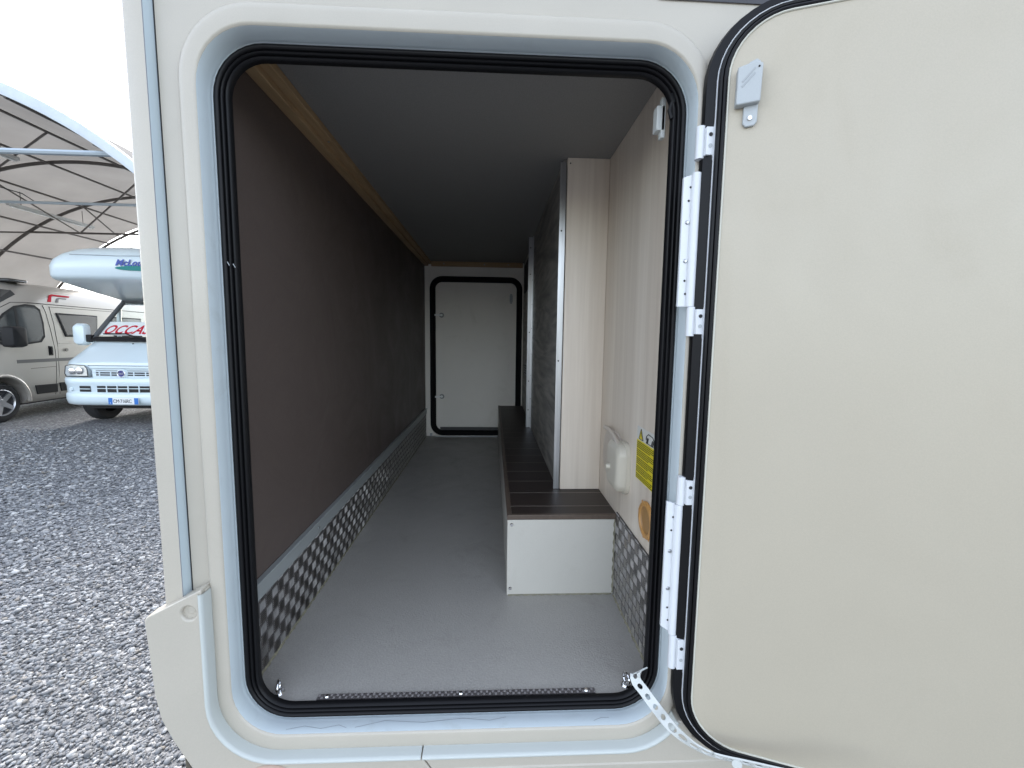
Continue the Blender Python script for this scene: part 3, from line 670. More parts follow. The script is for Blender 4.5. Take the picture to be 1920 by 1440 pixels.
# grey magnet catch on the door
p = MB(); p.T = lambda q: D(q[0], q[1], q[2])
p.prism([(.0065, 1.858), (.0400, 1.860), (.0410, 1.914), (.0310, 1.918), (.0070, 1.912)], lambda u, v: (u, .014, v), lambda u, v: (u, .0005, v)); cb = obj('magnet_catch', p, greyp_m, dr, bevel=0.0018)
p = MB(T=lambda q: D(*q)); p.prism([(.019, 1.834), (.023, 1.829), (.035, 1.830), (.039, 1.836), (.039, 1.922), (.034, 1.926), (.024, 1.922), (.020, 1.915)], lambda u, v: (u, .005, v), lambda u, v: (u, .0003, v)); obj('catch_bracket', p, greyp_m, dr, bevel=0.0012)
p = MB(); p.disc(D(.0285, .005, 1.841), DN, .0042, .0022, 14, .003); obj('screw', p, chrome_m, dr)
p = MB(T=lambda q: D(*q))
for o in (0, .007): p.prism([(.013, 1.884 + o), (.0145, 1.882 + o), (.031, 1.900 + o), (.0295, 1.902 + o)], lambda u, v: (u, .0145, v), lambda u, v: (u, .0135, v))
obj('catch_groove', p, mat('groove_grey', (0.33, 0.35, 0.36), 0.5), dr)
p = MB(); p.disc(D(.0355, .014, 1.909), DN, .0014, .0006, 10); obj('pin_hole', p, dark_m, dr)

# hinges: plate with barrel on the frame, knuckles and leaf on the door
for z0, z1, ks in ((1.557, 1.764, ((1.784, 1.832), (1.510, 1.5565))), (0.992, 1.226, ((1.2265, 1.275), (0.930, 0.9915)))):
    p = MB(); p.prism([(0.2985, z0 + .012 if z0 < 1.2 else z0), (0.315, z0), (0.315, z1), (0.2985, z1 - (.006 if z0 > 1.2 else -.004))], lambda u, v: (u, -0.0605, v), lambda u, v: (u, -0.0548, v))
    hg = obj('hinge', p, hinge_m, MH, bevel=0.0008)
    p = MB(); p.tube([(0.3180, -0.0622, z0), (0.3180, -0.0622, z1)], 0.0070, 16); obj('barrel', p, hinge_m, hg)
    zc_ = (z0 + z1) / 2; hh = (z1 - z0) / 2
    for q in (-.80, -.60, .60, .80):
        p = MB(); p.disc((0.307 + (.003 if abs(q) > .7 else .001), -0.0606, zc_ + q * hh), (0, -1, 0), 0.0018, 0.0004, 10); obj('hole', p, dark_m, hg)
    for q in (-.30, .28):
        p = MB(); p.disc((0.3075, -0.0606, zc_ + q * hh), (0, -1, 0), 0.0036, 0.0022, 14, 0.0022); obj('screw', p, steel_m, hg)
    for a, b_ in ks:
        p = MB(); p.tube([(0.3200, -0.0630, a), (0.3200, -0.0630, b_)], 0.0072, 16); obj('knuckle', p, hinge_m, hg)
        p = MB(); p.prism([(0.326, a + .003), (0.337, a + .003), (0.337, a - .004), (0.342, a - .006), (0.342, b_ + .010), (0.338, b_ + .010), (0.337, b_ - .004), (0.326, b_ - .004)], lambda u, v: (u - .002, -0.0755, v), lambda u, v: (u - .002, -0.0625, v)); obj('leaf', p, hinge_m, hg, bevel=0.0006)
        for f in (.34, .68):
            p = MB(); p.disc((0.3305, -0.0756, a + (b_ - a) * f), (0, -1, 0), 0.0030, 0.0007, 10); obj('hole', p, greyp_m if f < .5 else dark_m, hg)

# perforated white retaining strap from the frame to the door
def strap():
    pts = [Vector(q) for q in ((0.286, -0.026, 0.894), (0.2665, -0.04, 0.8985), (0.2645, -0.046, 0.8889), (0.2771, -0.0535, 0.8742), (0.2929, -0.0664, 0.8565), (0.3038, -0.092, 0.852), (0.3202, -0.1088, 0.8422), (0.3416, -0.1225, 0.8341), (0.3662, -0.1358, 0.8319), (0.4092, -0.1528, 0.8353), (0.4581, -0.1792, 0.8461), (0.5107, -0.2113, 0.8646), (0.5681, -0.2416, 0.8839))]
    # width direction turns from "in the wall plane" to "towards the viewer's vertical"
    wd = [Vector(q).normalized() for q in ((0.3, -.5, 0.7), (0.7, -.3, 0.6), (0.82, 0, 0.57), (0.80, 0, 0.60), (.79, 0, .61), (.70, -.15, .66), (.45, -.40, .72), (.15, -.55, .8), (0.0, -.55, .83), (-.1, -.5, .85), (-.1, -.45, .85), (-.15, -.4, .85), (-.15, -.4, .85))]
    # resample along the length
    L = [0]
    for a, b_ in zip(pts[:-1], pts[1:]): L.append(L[-1] + (b_ - a).length)
    def ev(s):
        s = min(max(s, 0), L[-1] - 1e-6); i = max(k for k in range(len(L)) if L[k] <= s); i = min(i, len(pts) - 2)
        f = (s - L[i]) / (L[i + 1] - L[i])
        p0, p1, p2, p3 = pts[max(i - 1, 0)], pts[i], pts[i + 1], pts[min(i + 2, len(pts) - 1)]
        P = 0.5 * ((2 * p1) + (p2 - p0) * f + (2 * p0 - 5 * p1 + 4 * p2 - p3) * f * f + (3 * p1 - p0 - 3 * p2 + p3) * f ** 3)
        return P, wd[i].lerp(wd[i + 1], f).normalized()
    W = 0.0092; pitch = 0.0190; nseg = int(L[-1] / pitch); p = MB()
    def mp(s, v, h):
        P, w_ = ev(s); t = (ev(s + .002)[0] - ev(s - .002)[0]).normalized(); w_ = (w_ - t * w_.dot(t)).normalized(); nn = t.cross(w_)
        return P + w_ * v + nn * h
    for k in range(nseg):
        s0 = k * pitch; c = s0 + pitch / 2; hl = .0052 if k < 6 else .0078; hw = .0040 if k < 6 else .0058
        outer = []; inner = []
        for q in range(16):
            a = 2 * math.pi * q / 16; ca, sa = math.cos(a), math.sin(a); m_ = max(abs(ca), abs(sa))
            outer.append((c + ca / m_ * pitch / 2, sa / m_ * W)); inner.append((c + ca * hl, sa * hw))
        for h in (.0012, -.0012):
            o_ = [p.pt(mp(a, v, h)) for a, v in outer]; i_ = [p.pt(mp(a, v, h)) for a, v in inner]
            for q in range(16): p.face([o_[q], o_[(q + 1) % 16], i_[(q + 1) % 16], i_[q]])
            if h > 0: ot, it = o_, i_
        for q in range(16):
            p.face([it[q], it[(q + 1) % 16], i_[(q + 1) % 16], i_[q]])
            if abs(outer[q][1]) > W * .99 or abs(outer[(q + 1) % 16][1]) > W * .99: p.face([ot[q], ot[(q + 1) % 16], o_[(q + 1) % 16], o_[q]])
    sp = obj('retaining_strap', p, strap_m, MH, angle=50)
    for s in (.225, .285):
        q = MB(); P, w_ = ev(s); q.disc(P - w_ * .001 + DN * .003, DN, .0075, .004, 18); obj('strap_button', q, strap_m, sp)
strap()

# ------------------------------------------------------------------ arched canopy over the parked vehicles
KX, KZ, KR, KH = -7.6, 4.65, 5.3, 4.45
def vault(dx): return KZ - (KR - math.sqrt(KR * KR - dx * dx))
AY = [4.75, 7.75, 9.65, 11.45]
CN = thing('canopy', 'arched grey membrane canopy on a steel frame over the parked vans', 'canopy', (KX, 8.1, 0))
mm = bpy.data.materials.new('canopy_membrane'); mm.use_nodes = True
n = mm.node_tree.nodes; l = mm.node_tree.links; n.remove(n['Principled BSDF']); out = n['Material Output']
tc = n.new('ShaderNodeTexCoord'); nz = n.new('ShaderNodeTexNoise'); nz.inputs['Scale'].default_value = 1.1; nz.inputs['Detail'].default_value = 6
l.new(tc.outputs['Object'], nz.inputs['Vector'])
rp = n.new('ShaderNodeValToRGB'); rp.color_ramp.elements[0].position = .3; rp.color_ramp.elements[1].position = .7
rp.color_ramp.elements[0].color = (0.295, 0.278, 0.255, 1); rp.color_ramp.elements[1].color = (0.365, 0.343, 0.315, 1)
l.new(nz.outputs['Fac'], rp.inputs[0])
df = n.new('ShaderNodeBsdfDiffuse'); tr = n.new('ShaderNodeBsdfTranslucent'); ms = n.new('ShaderNodeMixShader'); ms.inputs[0].default_value = 0.22
l.new(rp.outputs[0], df.inputs[0]); l.new(rp.outputs[0], tr.inputs[0]); l.new(df.outputs[0], ms.inputs[1]); l.new(tr.outputs[0], ms.inputs[2]); l.new(ms.outputs[0], out.inputs[0])
p = MB(); DX = np.linspace(-KH, KH, 45)
ysamp = sorted(set([round(a + (b_ - a) * f, 4) for a, b_ in zip(AY[:-1], AY[1:]) for f in np.linspace(0, 1, 9)]))
def sag(y):
    for a, b_ in zip(AY[:-1], AY[1:]):
        if a <= y <= b_ + 1e-6: f = (y - a) / (b_ - a); return -0.012 * 4 * f * (1 - f)
    return 0
p.loops([[(KX + dx, y, vault(dx) + 0.04 - sag(y) * (1 - (dx / KH) ** 2 * .4)) for dx in DX] for y in ysamp], closed=False)
obj('membrane', p, mm, CN, fix=False)
fab_m = mat('canopy_edge_fabric', (0.55, 0.60, 0.64), 0.5, var=.12, vscale=6)
p = MB(); p.loops([[(KX + dx, y, vault(dx) + z) for dx in DX] for y, z in ((4.76, .09), (4.70, .085), (4.69, .0), (4.70, -.055), (4.74, -.05))], closed=False); obj('front_edge_band', p, fab_m, CN, fix=False)
stl_m = mat('canopy_steel', (0.10, 0.088, 0.08), 0.6, .3, var=.2, vscale=20); tie_m = mat('galvanised_tube', (0.40, 0.46, 0.50), 0.4, .5)
for i, y in enumerate(AY):
    p = MB(); p.tube([(KX + dx, y + (.07 if i == 0 else 0), vault(dx) - .03) for dx in DX], 0.032 if i else .028, 8); obj('arch', p, stl_m, CN)
for y, z, r in ((4.80, 3.64, .034), (7.75, 3.89, .026), (9.65, 3.78, .022), (11.45, 3.66, .022)):
    dx = math.sqrt(KR ** 2 - (KR - (KZ - z)) ** 2); p = MB(); p.tube([(KX - dx, y, z), (KX + dx, y, z)], r, 8); obj('tie_rod', p, tie_m if y < 8 else stl_m, CN)
for dx in (3.8, 2.9, 1.95, 0.9, -0.45, -1.6, -2.6, -3.4, -4.1):
    p = MB(); p.tube([(KX + dx, AY[0], vault(dx) - .06), (KX + dx, AY[-1], vault(dx) - .06)], 0.020, 6); obj('purlin', p, stl_m, CN)
N_ = lambda dx, y, o=-.08: (KX + dx, y, vault(dx) + o)
for a, b_ in ((N_(-1.6, 7.75), N_(0.9, 6.3)), (N_(-1.6, 7.75), (KX - 1.75, 9.65, 3.78)), ((KX - 1.75, 9.65, 3.78), N_(1.2, 7.75)), (N_(-1.6, 9.65), (KX - 1.9, 11.45, 3.66)), (N_(-3.4, 7.75), (KX - 1.75, 9.65, 3.78)), ((KX - 1.9, 11.45, 3.66), N_(1.0, 9.65))):
    p = MB(); p.tube([a, b_], 0.016, 6); obj('brace', p, stl_m, CN)
p = MB(); p.tube([(KX - 1.55, 7.78, vault(-1.6) - .09), (KX - 1.5, 7.7, vault(-1.6) - .22), (KX - 1.35, 7.72, vault(-1.6) - .26), (KX - 1.2, 7.95, vault(-1.6) - .3), (KX - 1.25, 8.2, vault(-1.6) - .36)], .009, 5); obj('cable', p, black_m, CN)
for y in AY:
    for s_ in (-1, 1):
        p = MB(); p.tube([(KX + s_ * KH, y + (.07 if y < 5 else 0), 0.0), (KX + s_ * KH, y + (.07 if y < 5 else 0), vault(KH) - .02)], 0.05, 10); obj('post', p, stl_m, CN)
for (xa, ya, za, xb, yb, zb), lb in (((-7.85, 5.6, 4.36, -7.85, 7.0, 4.36), 'thin strip light hanging under the canopy nearer its front edge'), ((-9.45, 8.3, 4.02, -9.45, 10.1, 4.02), 'thin strip light hanging deeper under the canopy, above the silver van')):
    t = thing('strip_light', lb, 'light', (xa, (ya + yb) / 2, za), 'strip lights under the canopy')
    p = MB(); p.box(xa - .035, xa + .035, ya, yb, za - .03, za + .03); obj('fitting', p, mat('fitting_grey', (0.42, 0.42, 0.41), .5), t, bevel=.008)
    p = MB(); p.tube([(xa, ya + .05, za - .045), (xa, yb - .05, za - .045)], 0.014, 8); obj('tube', p, mat('unlit_tube', (0.7, 0.7, 0.68), .3), t)
    p = MB()
    for y in (ya + .25, yb - .25): p.tube([(xa, y, za + .03), (xa, y, vault(xa - KX) + .0)], .006, 5)
    obj('hanger', p, stl_m, t)

# ------------------------------------------------------------------ glass
def glass(name, tint, fac, rough=0.03):
    mt = bpy.data.materials.new(name); mt.use_nodes = True
    n = mt.node_tree.nodes; l = mt.node_tree.links; n.remove(n['Principled BSDF'])
    t = n.new('ShaderNodeBsdfTransparent'); t.inputs[0].default_value = (*tint, 1)
    g = n.new('ShaderNodeBsdfGlossy'); g.inputs['Roughness'].default_value = rough; g.inputs[0].default_value = (1, 1, 1, 1)
    fr_ = n.new('ShaderNodeFresnel'); fr_.inputs[0].default_value = 1.33
    ad = n.new('ShaderNodeMath'); ad.operation = 'MULTIPLY'; ad.inputs[1].default_value = fac; l.new(fr_.outputs[0], ad.inputs[0])
    ms = n.new('ShaderNodeMixShader'); l.new(ad.outputs[0], ms.inputs[0]); l.new(t.outputs[0], ms.inputs[1]); l.new(g.outputs[0], ms.inputs[2])
    l.new(ms.outputs[0], n['Material Output'].inputs[0]); return mt
wind_m = glass('windscreen_glass', (0.95, 0.97, 0.96), 0.35)
dark_glass = mat('tinted_glass', (0.035, 0.038, 0.04), 0.06, spec=0.6, coat=0.6)
brown_glass = mat('tinted_acrylic', (0.055, 0.045, 0.042), 0.10, spec=0.6, coat=0.4)
wpaint = mat('white_van_paint', (0.68, 0.78, 0.82), 0.3, coat=0.5, var=.03, vscale=3)
spaint = mat('champagne_van_paint', (0.44, 0.41, 0.37), 0.36, 0.3, coat=0.4)
trim_m = mat('black_trim', (0.010, 0.010, 0.011), 0.6, spec=.3)
lamp_m = mat('headlamp_glass', (0.62, 0.66, 0.68), 0.12, .3, var=.45, vscale=16, coat=0.8)
red_m = mat('sign_red', (0.60, 0.012, 0.035), 0.7, spec=.2); signw = mat('sign_white', (0.90, 0.90, 0.90), 0.6)
blue_m = mat('letter_blue', (0.03, 0.06, 0.33), 0.4); teal_m = mat('logo_teal', (0.0, 0.20, 0.19), 0.4); plateb_m = mat('plate_blue', (0.03, 0.16, 0.50), .4)

def lerp_table(tab, x):
    if x <= tab[0][0]: return tab[0][1]
    for (a, va), (b_, vb) in zip(tab[:-1], tab[1:]):
        if x <= b_: 
            f = (x - a) / (b_ - a); f = f * f * (3 - 2 * f) * .35 + f * .65; return va + (vb - va) * f
    return tab[-1][1]

# ------------------------------------------------------------------ champagne panel van (camper van) on the left
SP0 = Vector((-8.22, 6.76, 0)); SDV = Vector((-0.084, 0.99647, 0)); SNV = Vector((0.99647, 0.084, 0))
def ST(q): return SP0 + SDV * q[0] - SNV * q[1] + Vector((0, 0, q[2]))       # (along, inward, up)
SV = thing('camper_van', 'champagne silver high-roof camper van with red logo, parked left of the white motorhome', 'van', ST((1.7, 1.0, 0)))
top_t = [(-.97, .60), (-.93, .82), (-.85, 1.02), (-.65, 1.15), (-.35, 1.30), (0.1, 1.74), (.45, 2.08), (.75, 2.30), (1.0, 2.40), (1.3, 2.44), (3.9, 2.44), (4.35, 2.38), (4.45, 2.25)]
ins_t = [(-.97, .36), (-.90, .20), (-.75, .09), (-.5, .03), (-.2, 0), (4.3, 0), (4.45, .05)]
wside = [(.27, .07), (.33, .015), (.45, 0), (1.0, 0), (1.25, .008), (2.03, .075), (2.3, .13), (2.5, .3)]
rnd = [(0, .50), (.025, .32), (.09, .19), (.2, .10), (.36, 0)]
def tab(t, x):
    if x <= t[0][0]: return t[0][1]
    for (a, va), (b_, vb) in zip(t[:-1], t[1:]):
        if x <= b_: return va + (vb - va) * (x - a) / (b_ - a)
    return t[-1][1]
FR = [0, .03, .08, .2, .34, .46, .58, .70, .80, .88, .93, .965, .99, 1.0]
def sec(s):
    H = lerp_table(top_t, s); i_ = tab(ins_t, s); o = []
    for f in FR:
        z = .27 + (H - .27) * f; o.append((i_ + max(tab(wside, z), tab(rnd, H - z)), z))
    return o, H
bul_t = [(-.35, 0), (0.0, .10), (.3, .24), (.5, .25), (.75, .16), (1.0, .06), (1.3, 0)]
def ssec(s):
    o, H = sec(s); b_ = tab(bul_t, s)
    return [ST((s, w_, z)) for w_, z in o] + [ST((s, .62, H + .006 + b_ * .55)), ST((s, .80, H + .01 + b_ * .9)), ST((s, 1.025, H + .012 + b_)), ST((s, 1.25, H + .01 + b_ * .9)), ST((s, 1.43, H + .006 + b_ * .55))] + [ST((s, 2.05 - w_, z)) for w_, z in o[::-1]]
stn = [-.97, -.95, -.90, -.82, -.7, -.55, -.35, -.2, 0, .15, .3, .45, .6, .75, .9, 1.05, 1.3, 1.8, 2.5, 3.2, 3.9, 4.2, 4.38, 4.45]
p = MB(); p.loops([ssec(s) for s in stn], True, True, True)
cut = []
for s in (0, 3.45):
    for w0, w1 in ((-.1, .34), (1.71, 2.15)):
        c = MB(T=ST); c.loops([[(s + .405 * math.cos(2 * math.pi * k / 28), w_, .36 + .405 * math.sin(2 * math.pi * k / 28)) for k in range(28)] for w_ in (w0, w1)], True, True, True); cut.append(c)
obj_mesh('body', boolean_cut(p, cut), spaint, SV, 40)
def sw(z): return tab(wside, z)
def spatch(poly, off, name, mt, parent, th=.004, bev=0):
    q = MB(T=ST); q.prism(poly, lambda u, v: (u, sw(v) - off, v), lambda u, v: (u, sw(v) - off + th, v)); return obj(name, q, mt, parent, bevel=bev)
win = [(-.22, 1.36), (-.02, 1.60), (.20, 1.83), (.40, 1.96), (.60, 2.005), (.76, 2.0), (.845, 1.93), (.865, 1.7), (.845, 1.46), (.76, 1.365), (.5, 1.33), (.1, 1.33)]
cxw = (.42, 1.66)
wf = spatch([(cxw[0] + (a - cxw[0]) * 1.05, cxw[1] + (b_ - cxw[1]) * 1.06) for a, b_ in win], .006, 'door_window', trim_m, SV, .012)
spatch([(cxw[0] + (a - cxw[0]) * .96, cxw[1] + (b_ - cxw[1]) * .95) for a, b_ in win], .009, 'pane', dark_glass, wf)
spatch([(.36, 1.36), (.41, 1.36), (.43, 1.95), (.38, 1.93)], .012, 'window_bar', trim_m, wf)
def sline(pts, r=.004, name='panel_gap', mt=None, off=.0015):
    q = MB(T=None); q.tube([ST((a, sw(b_) - off, b_)) for a, b_ in pts], r, 5); return obj(name, q, mt or trim_m, SV)
sline([(.93, 2.03), (.97, 1.9), (1.0, 1.6), (1.02, 1.2), (1.01, .9), (.98, .6), (.95, .36)])
sline([(.15, 1.93), (.35, 2.035), (.6, 2.055), (2.2, 2.055), (4.3, 2.055)], .006, 'gutter')
sline([(1.06, 2.01), (2.7, 2.01)], .004); sline([(1.06, 2.01), (1.09, 1.7), (1.09, 1.32), (1.06, .9), (1.04, .36)], .004)
sline([(1.12, 1.325), (2.6, 1.325)], .007, 'sliding_rail', spaint, .003)
sline([(.52, .88), (1.0, .89)], .003)
spatch([(.28, .985), (4.25, .985), (4.25, 1.045), (.28, 1.045)], .006, 'side_stripe', mat('stripe_mid_grey', (0.14, 0.135, 0.13), .5), SV)
for a, b_ in ((.55, .985), (1.03, 3.0)): spatch([(a + .03, .41), (b_, .405), (b_, .565), (a, .575)], .016, 'side_moulding', trim_m, SV, .014, .004)
hd = spatch([(.885, 1.10), (.97, 1.10), (.975, 1.27), (.89, 1.28)], .008, 'door_handle', trim_m, SV, .010, .006)
spatch([(.91, 1.13), (.945, 1.13), (.95, 1.25), (.915, 1.255)], .030, 'grip', trim_m, hd, .02, .006)
q = MB(); q.disc(ST((1.24, -.012, 1.20)), SNV, .035, .010, 16, .03); obj('fuel_cap', q, mat('cap_grey', (.25, .23, .2), .5), SV)
for poly in ([(1.16, 1.905), (2.12, 1.90), (2.03, 1.46), (1.28, 1.45)], [(2.45, 1.90), (3.4, 1.90), (3.35, 1.46), (2.5, 1.46)]):
    wf = spatch(poly, .018, 'side_window', trim_m, SV, .02, .012); c_ = (sum(a for a, _ in poly) / 4, sum(b_ for _, b_ in poly) / 4)
    spatch([(c_[0] + (a - c_[0]) * .93, c_[1] + (b_ - c_[1]) * .86) for a, b_ in poly], .022, 'pane', brown_glass, wf, .006, .01)
for nm, mt_, P in (('red_logo', red_m, [(1.055, 2.105), (1.13, 2.105), (1.17, 2.205), (1.20, 2.225), (1.55, 2.225), (1.57, 2.252), (1.19, 2.255), (1.13, 2.235)]), ('grey_logo', mat('logo_grey', (.13, .11, .11), .4), [(1.22, 2.105), (1.28, 2.105), (1.305, 2.165), (1.33, 2.178), (1.47, 2.178), (1.485, 2.20), (1.31, 2.20), (1.265, 2.185)])):
    q = MB(); off = .006
    wl = lambda z: max(sw(z), tab(rnd, 2.44 - z))
    q.prism(P, lambda u, v: ST((u, wl(v) - off, v)), lambda u, v: ST((u, wl(v) - off + .004, v))); obj(nm, q, mt_, SV)
for s in (0, 3.45):
    q = MB(); q.tube([ST((s + .432 * math.cos(t), -.004, .36 + .432 * math.sin(t))) for t in np.linspace(-.12, math.pi + .12, 24)], .030, 8); obj('wheel_flare', q, spaint, SV)
    for w_, sg in ((.03, 1), (2.02, -1)): wheel(ST((s, w_, .335)), SNV * sg, .335, .22, SV, 5)
p = MB(); idx0 = 9          # windscreen follows the body loft
def srow(s):
    o, H = sec(s); k = [ST((s, o[-3][0] + .04, o[-3][1] + .006))] + [ST((s, w_, H + .018 + tab(bul_t, s) * tab([(.34, 0), (.5, .08), (.62, .56), (.80, .92), (1.025, 1.01), (1.25, .92), (1.43, .56), (1.55, .08), (1.71, 0)], w_))) for w_ in (.34, .5, .62, .71, .8, .91, 1.025, 1.14, 1.25, 1.34, 1.43, 1.55, 1.71)] + [ST((s, 2.05 - o[-3][0] - .04, o[-3][1] + .006))]; return k
p.loops([srow(s) for s in (-.33, -.1, .1, .3, .5, .68)], closed=False); obj('windscreen', p, dark_glass, SV)
p = MB(T=ST); p.box(.80, 1.15, .45, 1.6, 2.44, 2.50); obj('roof_light', p, dark_glass, SV, bevel=.03, seg=3)
# door mirror
p = MB(T=ST); p.loops([[(s + .03 * sg, -.08 - .30 * f, z) for s, z in rr(-.03 - .13 * k, -.03 + .13 * k, 1.46 - .19 * k, 1.46 + .16 * k, .05 * k, 4)] for f, k, sg in ((.15, .55, 1), (.35, .95, .5), (.75, 1.0, 0), (.98, .9, -.3), (1.05, .55, -.4))], True, True, True)
mr = obj('door_mirror', p, trim_m, SV)
p = MB(); p.tube([ST((.02, .03, 1.40)), ST((-.05, -.16, 1.42))], .035, 8); p.tube([ST((.02, .03, 1.52)), ST((-.05, -.16, 1.50))], .025, 8); obj('mirror_arm', p, trim_m, mr)
p = MB(T=ST); p.box(.075, .102, -.30, -.18, 1.37, 1.45); obj('indicator', p, mat('clear_indicator', (.7, .66, .6), .2, coat=.5), mr, bevel=.01)
p = MB(T=ST); p.prism([(-.90, .78), (-.55, .98), (-.50, 1.12), (-.80, 1.0)], lambda u, v: (u, tab(ins_t, u) - .006, v), lambda u, v: (u, tab(ins_t, u) + .05, v)); obj('headlight', p, lamp_m, SV)
p = MB(T=ST); p.box(-.8, 4.2, .25, 1.8, .22, .30); obj('underbody', p, black_m, SV)

# ------------------------------------------------------------------ white alcove motorhome facing the viewer
def WT(q): return Vector((-6.03 + q[0] * 1.065, 6.42 + q[1], q[2]))     # (across, back, up)
WV = thing('alcove_motorhome', 'white motorhome with rounded overcab and red sale sign behind its windscreen', 'motorhome', WT((0, 2.6, 0)))
wt_top = [(.05, .98), (.10, 1.03), (.25, 1.12), (.5, 1.27), (.72, 1.40), (.9, 1.36), (2.1, 1.36)]
wt_hw = [(.05, .88), (.10, .92), (.25, .97), (.5, 1.0), (.72, 1.02), (2.1, 1.02)]
def wsec(b_):
    H, W = tab(wt_top, b_), tab(wt_hw, b_)
    half = [(W * .97, .36), (W, .50), (W, .80), (W * .995, H - .22 if H > 1.2 else H - .12), (W * .965, H - .10 if H > 1.2 else H - .06), (W * .90, H - .025), (W * .78, H), (W * .4, H + .018), (0, H + .022)]
    fy = lambda a: max(b_, .08 + .05 * min(abs(a), 1.0) ** 2 + .17 * (min(abs(a), 1.02) / 1.02) ** 9) if b_ < .3 else b_
    return [WT((-a, fy(a), z)) for a, z in half] + [WT((a, fy(a), z)) for a, z in half[:-1][::-1]]
p = MB(); p.loops([wsec(b_) for b_ in (.05, .10, .25, .5, .70, .72, .76, 1.0, 1.5, 2.1)], True, True, True)
cut = []
for a0, a1 in ((-1.1, -.68), (.68, 1.1)):
    c = MB(T=WT); c.loops([[(a, .76 + .40 * math.cos(2 * math.pi * k / 28), .36 + .40 * math.sin(2 * math.pi * k / 28)) for k in range(28)] for a in (a0, a1)], True, True, True); cut.append(c)
cab = obj_mesh('cab', boolean_cut(p, cut), wpaint, WV, 40)
def bf(a): return .02 + .05 * (abs(a) / 1.0) ** 2 + .17 * (abs(a) / 1.02) ** 9         # plan curve of the nose
AA = np.linspace(-1.01, 1.01, 45)
p = MB(T=WT)
prof = [(.30, .34), (.10, .335), (.035, .36), (.012, .42), (.004, .50), (.014, .535), (.036, .545), (.03, .66), (.012, .70), (.006, .77), (.03, .80), (.10, .805)]
p.loops([[(a, bf(a) + o, z) for a in AA] for o, z in prof], closed=False)
bu = obj('bumper', p, wpaint, WV, angle=50)
def curved(a0, a1, z0, z1, off, name, mt, parent, th=.01, n_=8, z0b=None, z1b=None, bev=0):
    """patch that follows the nose curve; z0b/z1b give the heights at a1"""
    z0b = z0 if z0b is None else z0b; z1b = z1 if z1b is None else z1b; q = MB(T=WT); rows = []
    for k in range(n_ + 1):
        f = k / n_; a = a0 + (a1 - a0) * f; zb, zt = z0 + (z0b - z0) * f, z1 + (z1b - z1) * f; y = bf(a) - off
        rows.append([(a, y, zb), (a, y, zt), (a, y + th, zt), (a, y + th, zb)])
    q.loops(rows, True, True, True); return obj(name, q, mt, parent, bevel=bev)
# lower air intake, side intakes, grille: dark backs with white bars
gv = curved(-.39, .39, .565, .685, -.026, 'lower_intake', dark_m, bu, .02)
for z in (.622,): curved(-.385, .385, z, z + .011, -.012, 'intake_bar', wpaint, bu, .012)
for a in (-.24, -.08, .08, .24): curved(a - .006, a + .006, .565, .685, -.012, 'intake_bar', wpaint, bu, .012, 2)
for s_ in (-1, 1):
    x0_, x1_ = sorted((s_ * .66, s_ * .49))
    curved(x0_, x1_, .570, .665, -.024, 'side_intake', dark_m, bu, .02, 4); curved(x0_, x1_, .612, .623, -.010, 'intake_bar', wpaint, bu, .012, 4)
    q = MB(); q.disc(WT((s_ * .80, bf(.8) + .018, .61)), (0, -1, 0), .03, .01, 14, .025); obj('tow_cap', q, wpaint, bu)
gr = curved(-.46, .46, .80, .975, -.045, 'grille', wpaint, WV, .02, 10, bev=.004)
curved(-.40, .40, .835, .895, -.0405, 'grille_slot', dark_m, gr, .004)
curved(-.40, .40, .905, .925, -.0405, 'grille_slot', mat('slot_grey', (.25, .27, .28), .6), gr, .004)
curved(-.40, .40, .860, .871, -.026, 'grille_bar', wpaint, gr, .012); curved(-.44, .44, .895, .908, -.024, 'grille_bar', wpaint, gr, .014); curved(-.44, .44, .824, .836, -.024, 'grille_bar', wpaint, gr, .014)
for a in (-.34, -.17, .17, .34): curved(a - .006, a + .006, .835, .895, -.026, 'grille_bar', wpaint, gr, .012, 2)
curved(-.47, .47, .955, .995, -.010, 'grille_lip', wpaint, gr, .04, bev=.008)
q = MB(); q.disc(WT((0, .065, .872)), (0, -1, 0), .085, .030, 28, .072); obj('emblem_bezel', q, wpaint, gr)
q = MB(); q.torus(WT((0, .032, .872)), (0, -1, 0), .056, .008, 28, 8); obj('emblem_ring', q, chrome_m, gr)
q = MB(); q.disc(WT((0, .034, .872)), (0, -1, 0), .055, .004, 28); obj('emblem', q, mat('emblem_blue', (.02, .025, .16), .25, coat=.6), gr)
q = text_mb('FIAT', .040, lambda x, y, z: WT((-.044 + x, .0285 - z, .859 + y)), .001, width=1.0); obj('emblem_letters', q, mat('emblem_silver', (.55, .55, .6), .3, .6), gr, smooth=False)
for s_ in (-1, 1):
    sh = [(.50, .825), (.88, .815), (.93, .86), (.915, .985), (.80, 1.01), (.56, 1.0), (.52, .95)]
    q = MB(T=WT); q.prism([(s_ * a, z) for a, z in sh], lambda u, v: (u, bf(u) + .012 + (v - .82) * .12, v), lambda u, v: (u, bf(u) + .12, v)); hl = obj('headlight', q, lamp_m, WV, bevel=.008)
    q = MB(); 
    for a, z, r_ in ((.64, .91, .055), (.76, .905, .05)): q.disc(WT((s_ * a, bf(a) + .014, z)), (0, -1, 0), r_, .004, 18, r_ * .8)
    obj('reflector', q, chrome_m, hl)
    q = MB(); q.tube([WT((s_ * a, bf(a) + .010 + (z - .82) * .12, z)) for a, z in sh + sh[:1]], .006, 5); obj('lamp_gap', q, trim_m, hl)
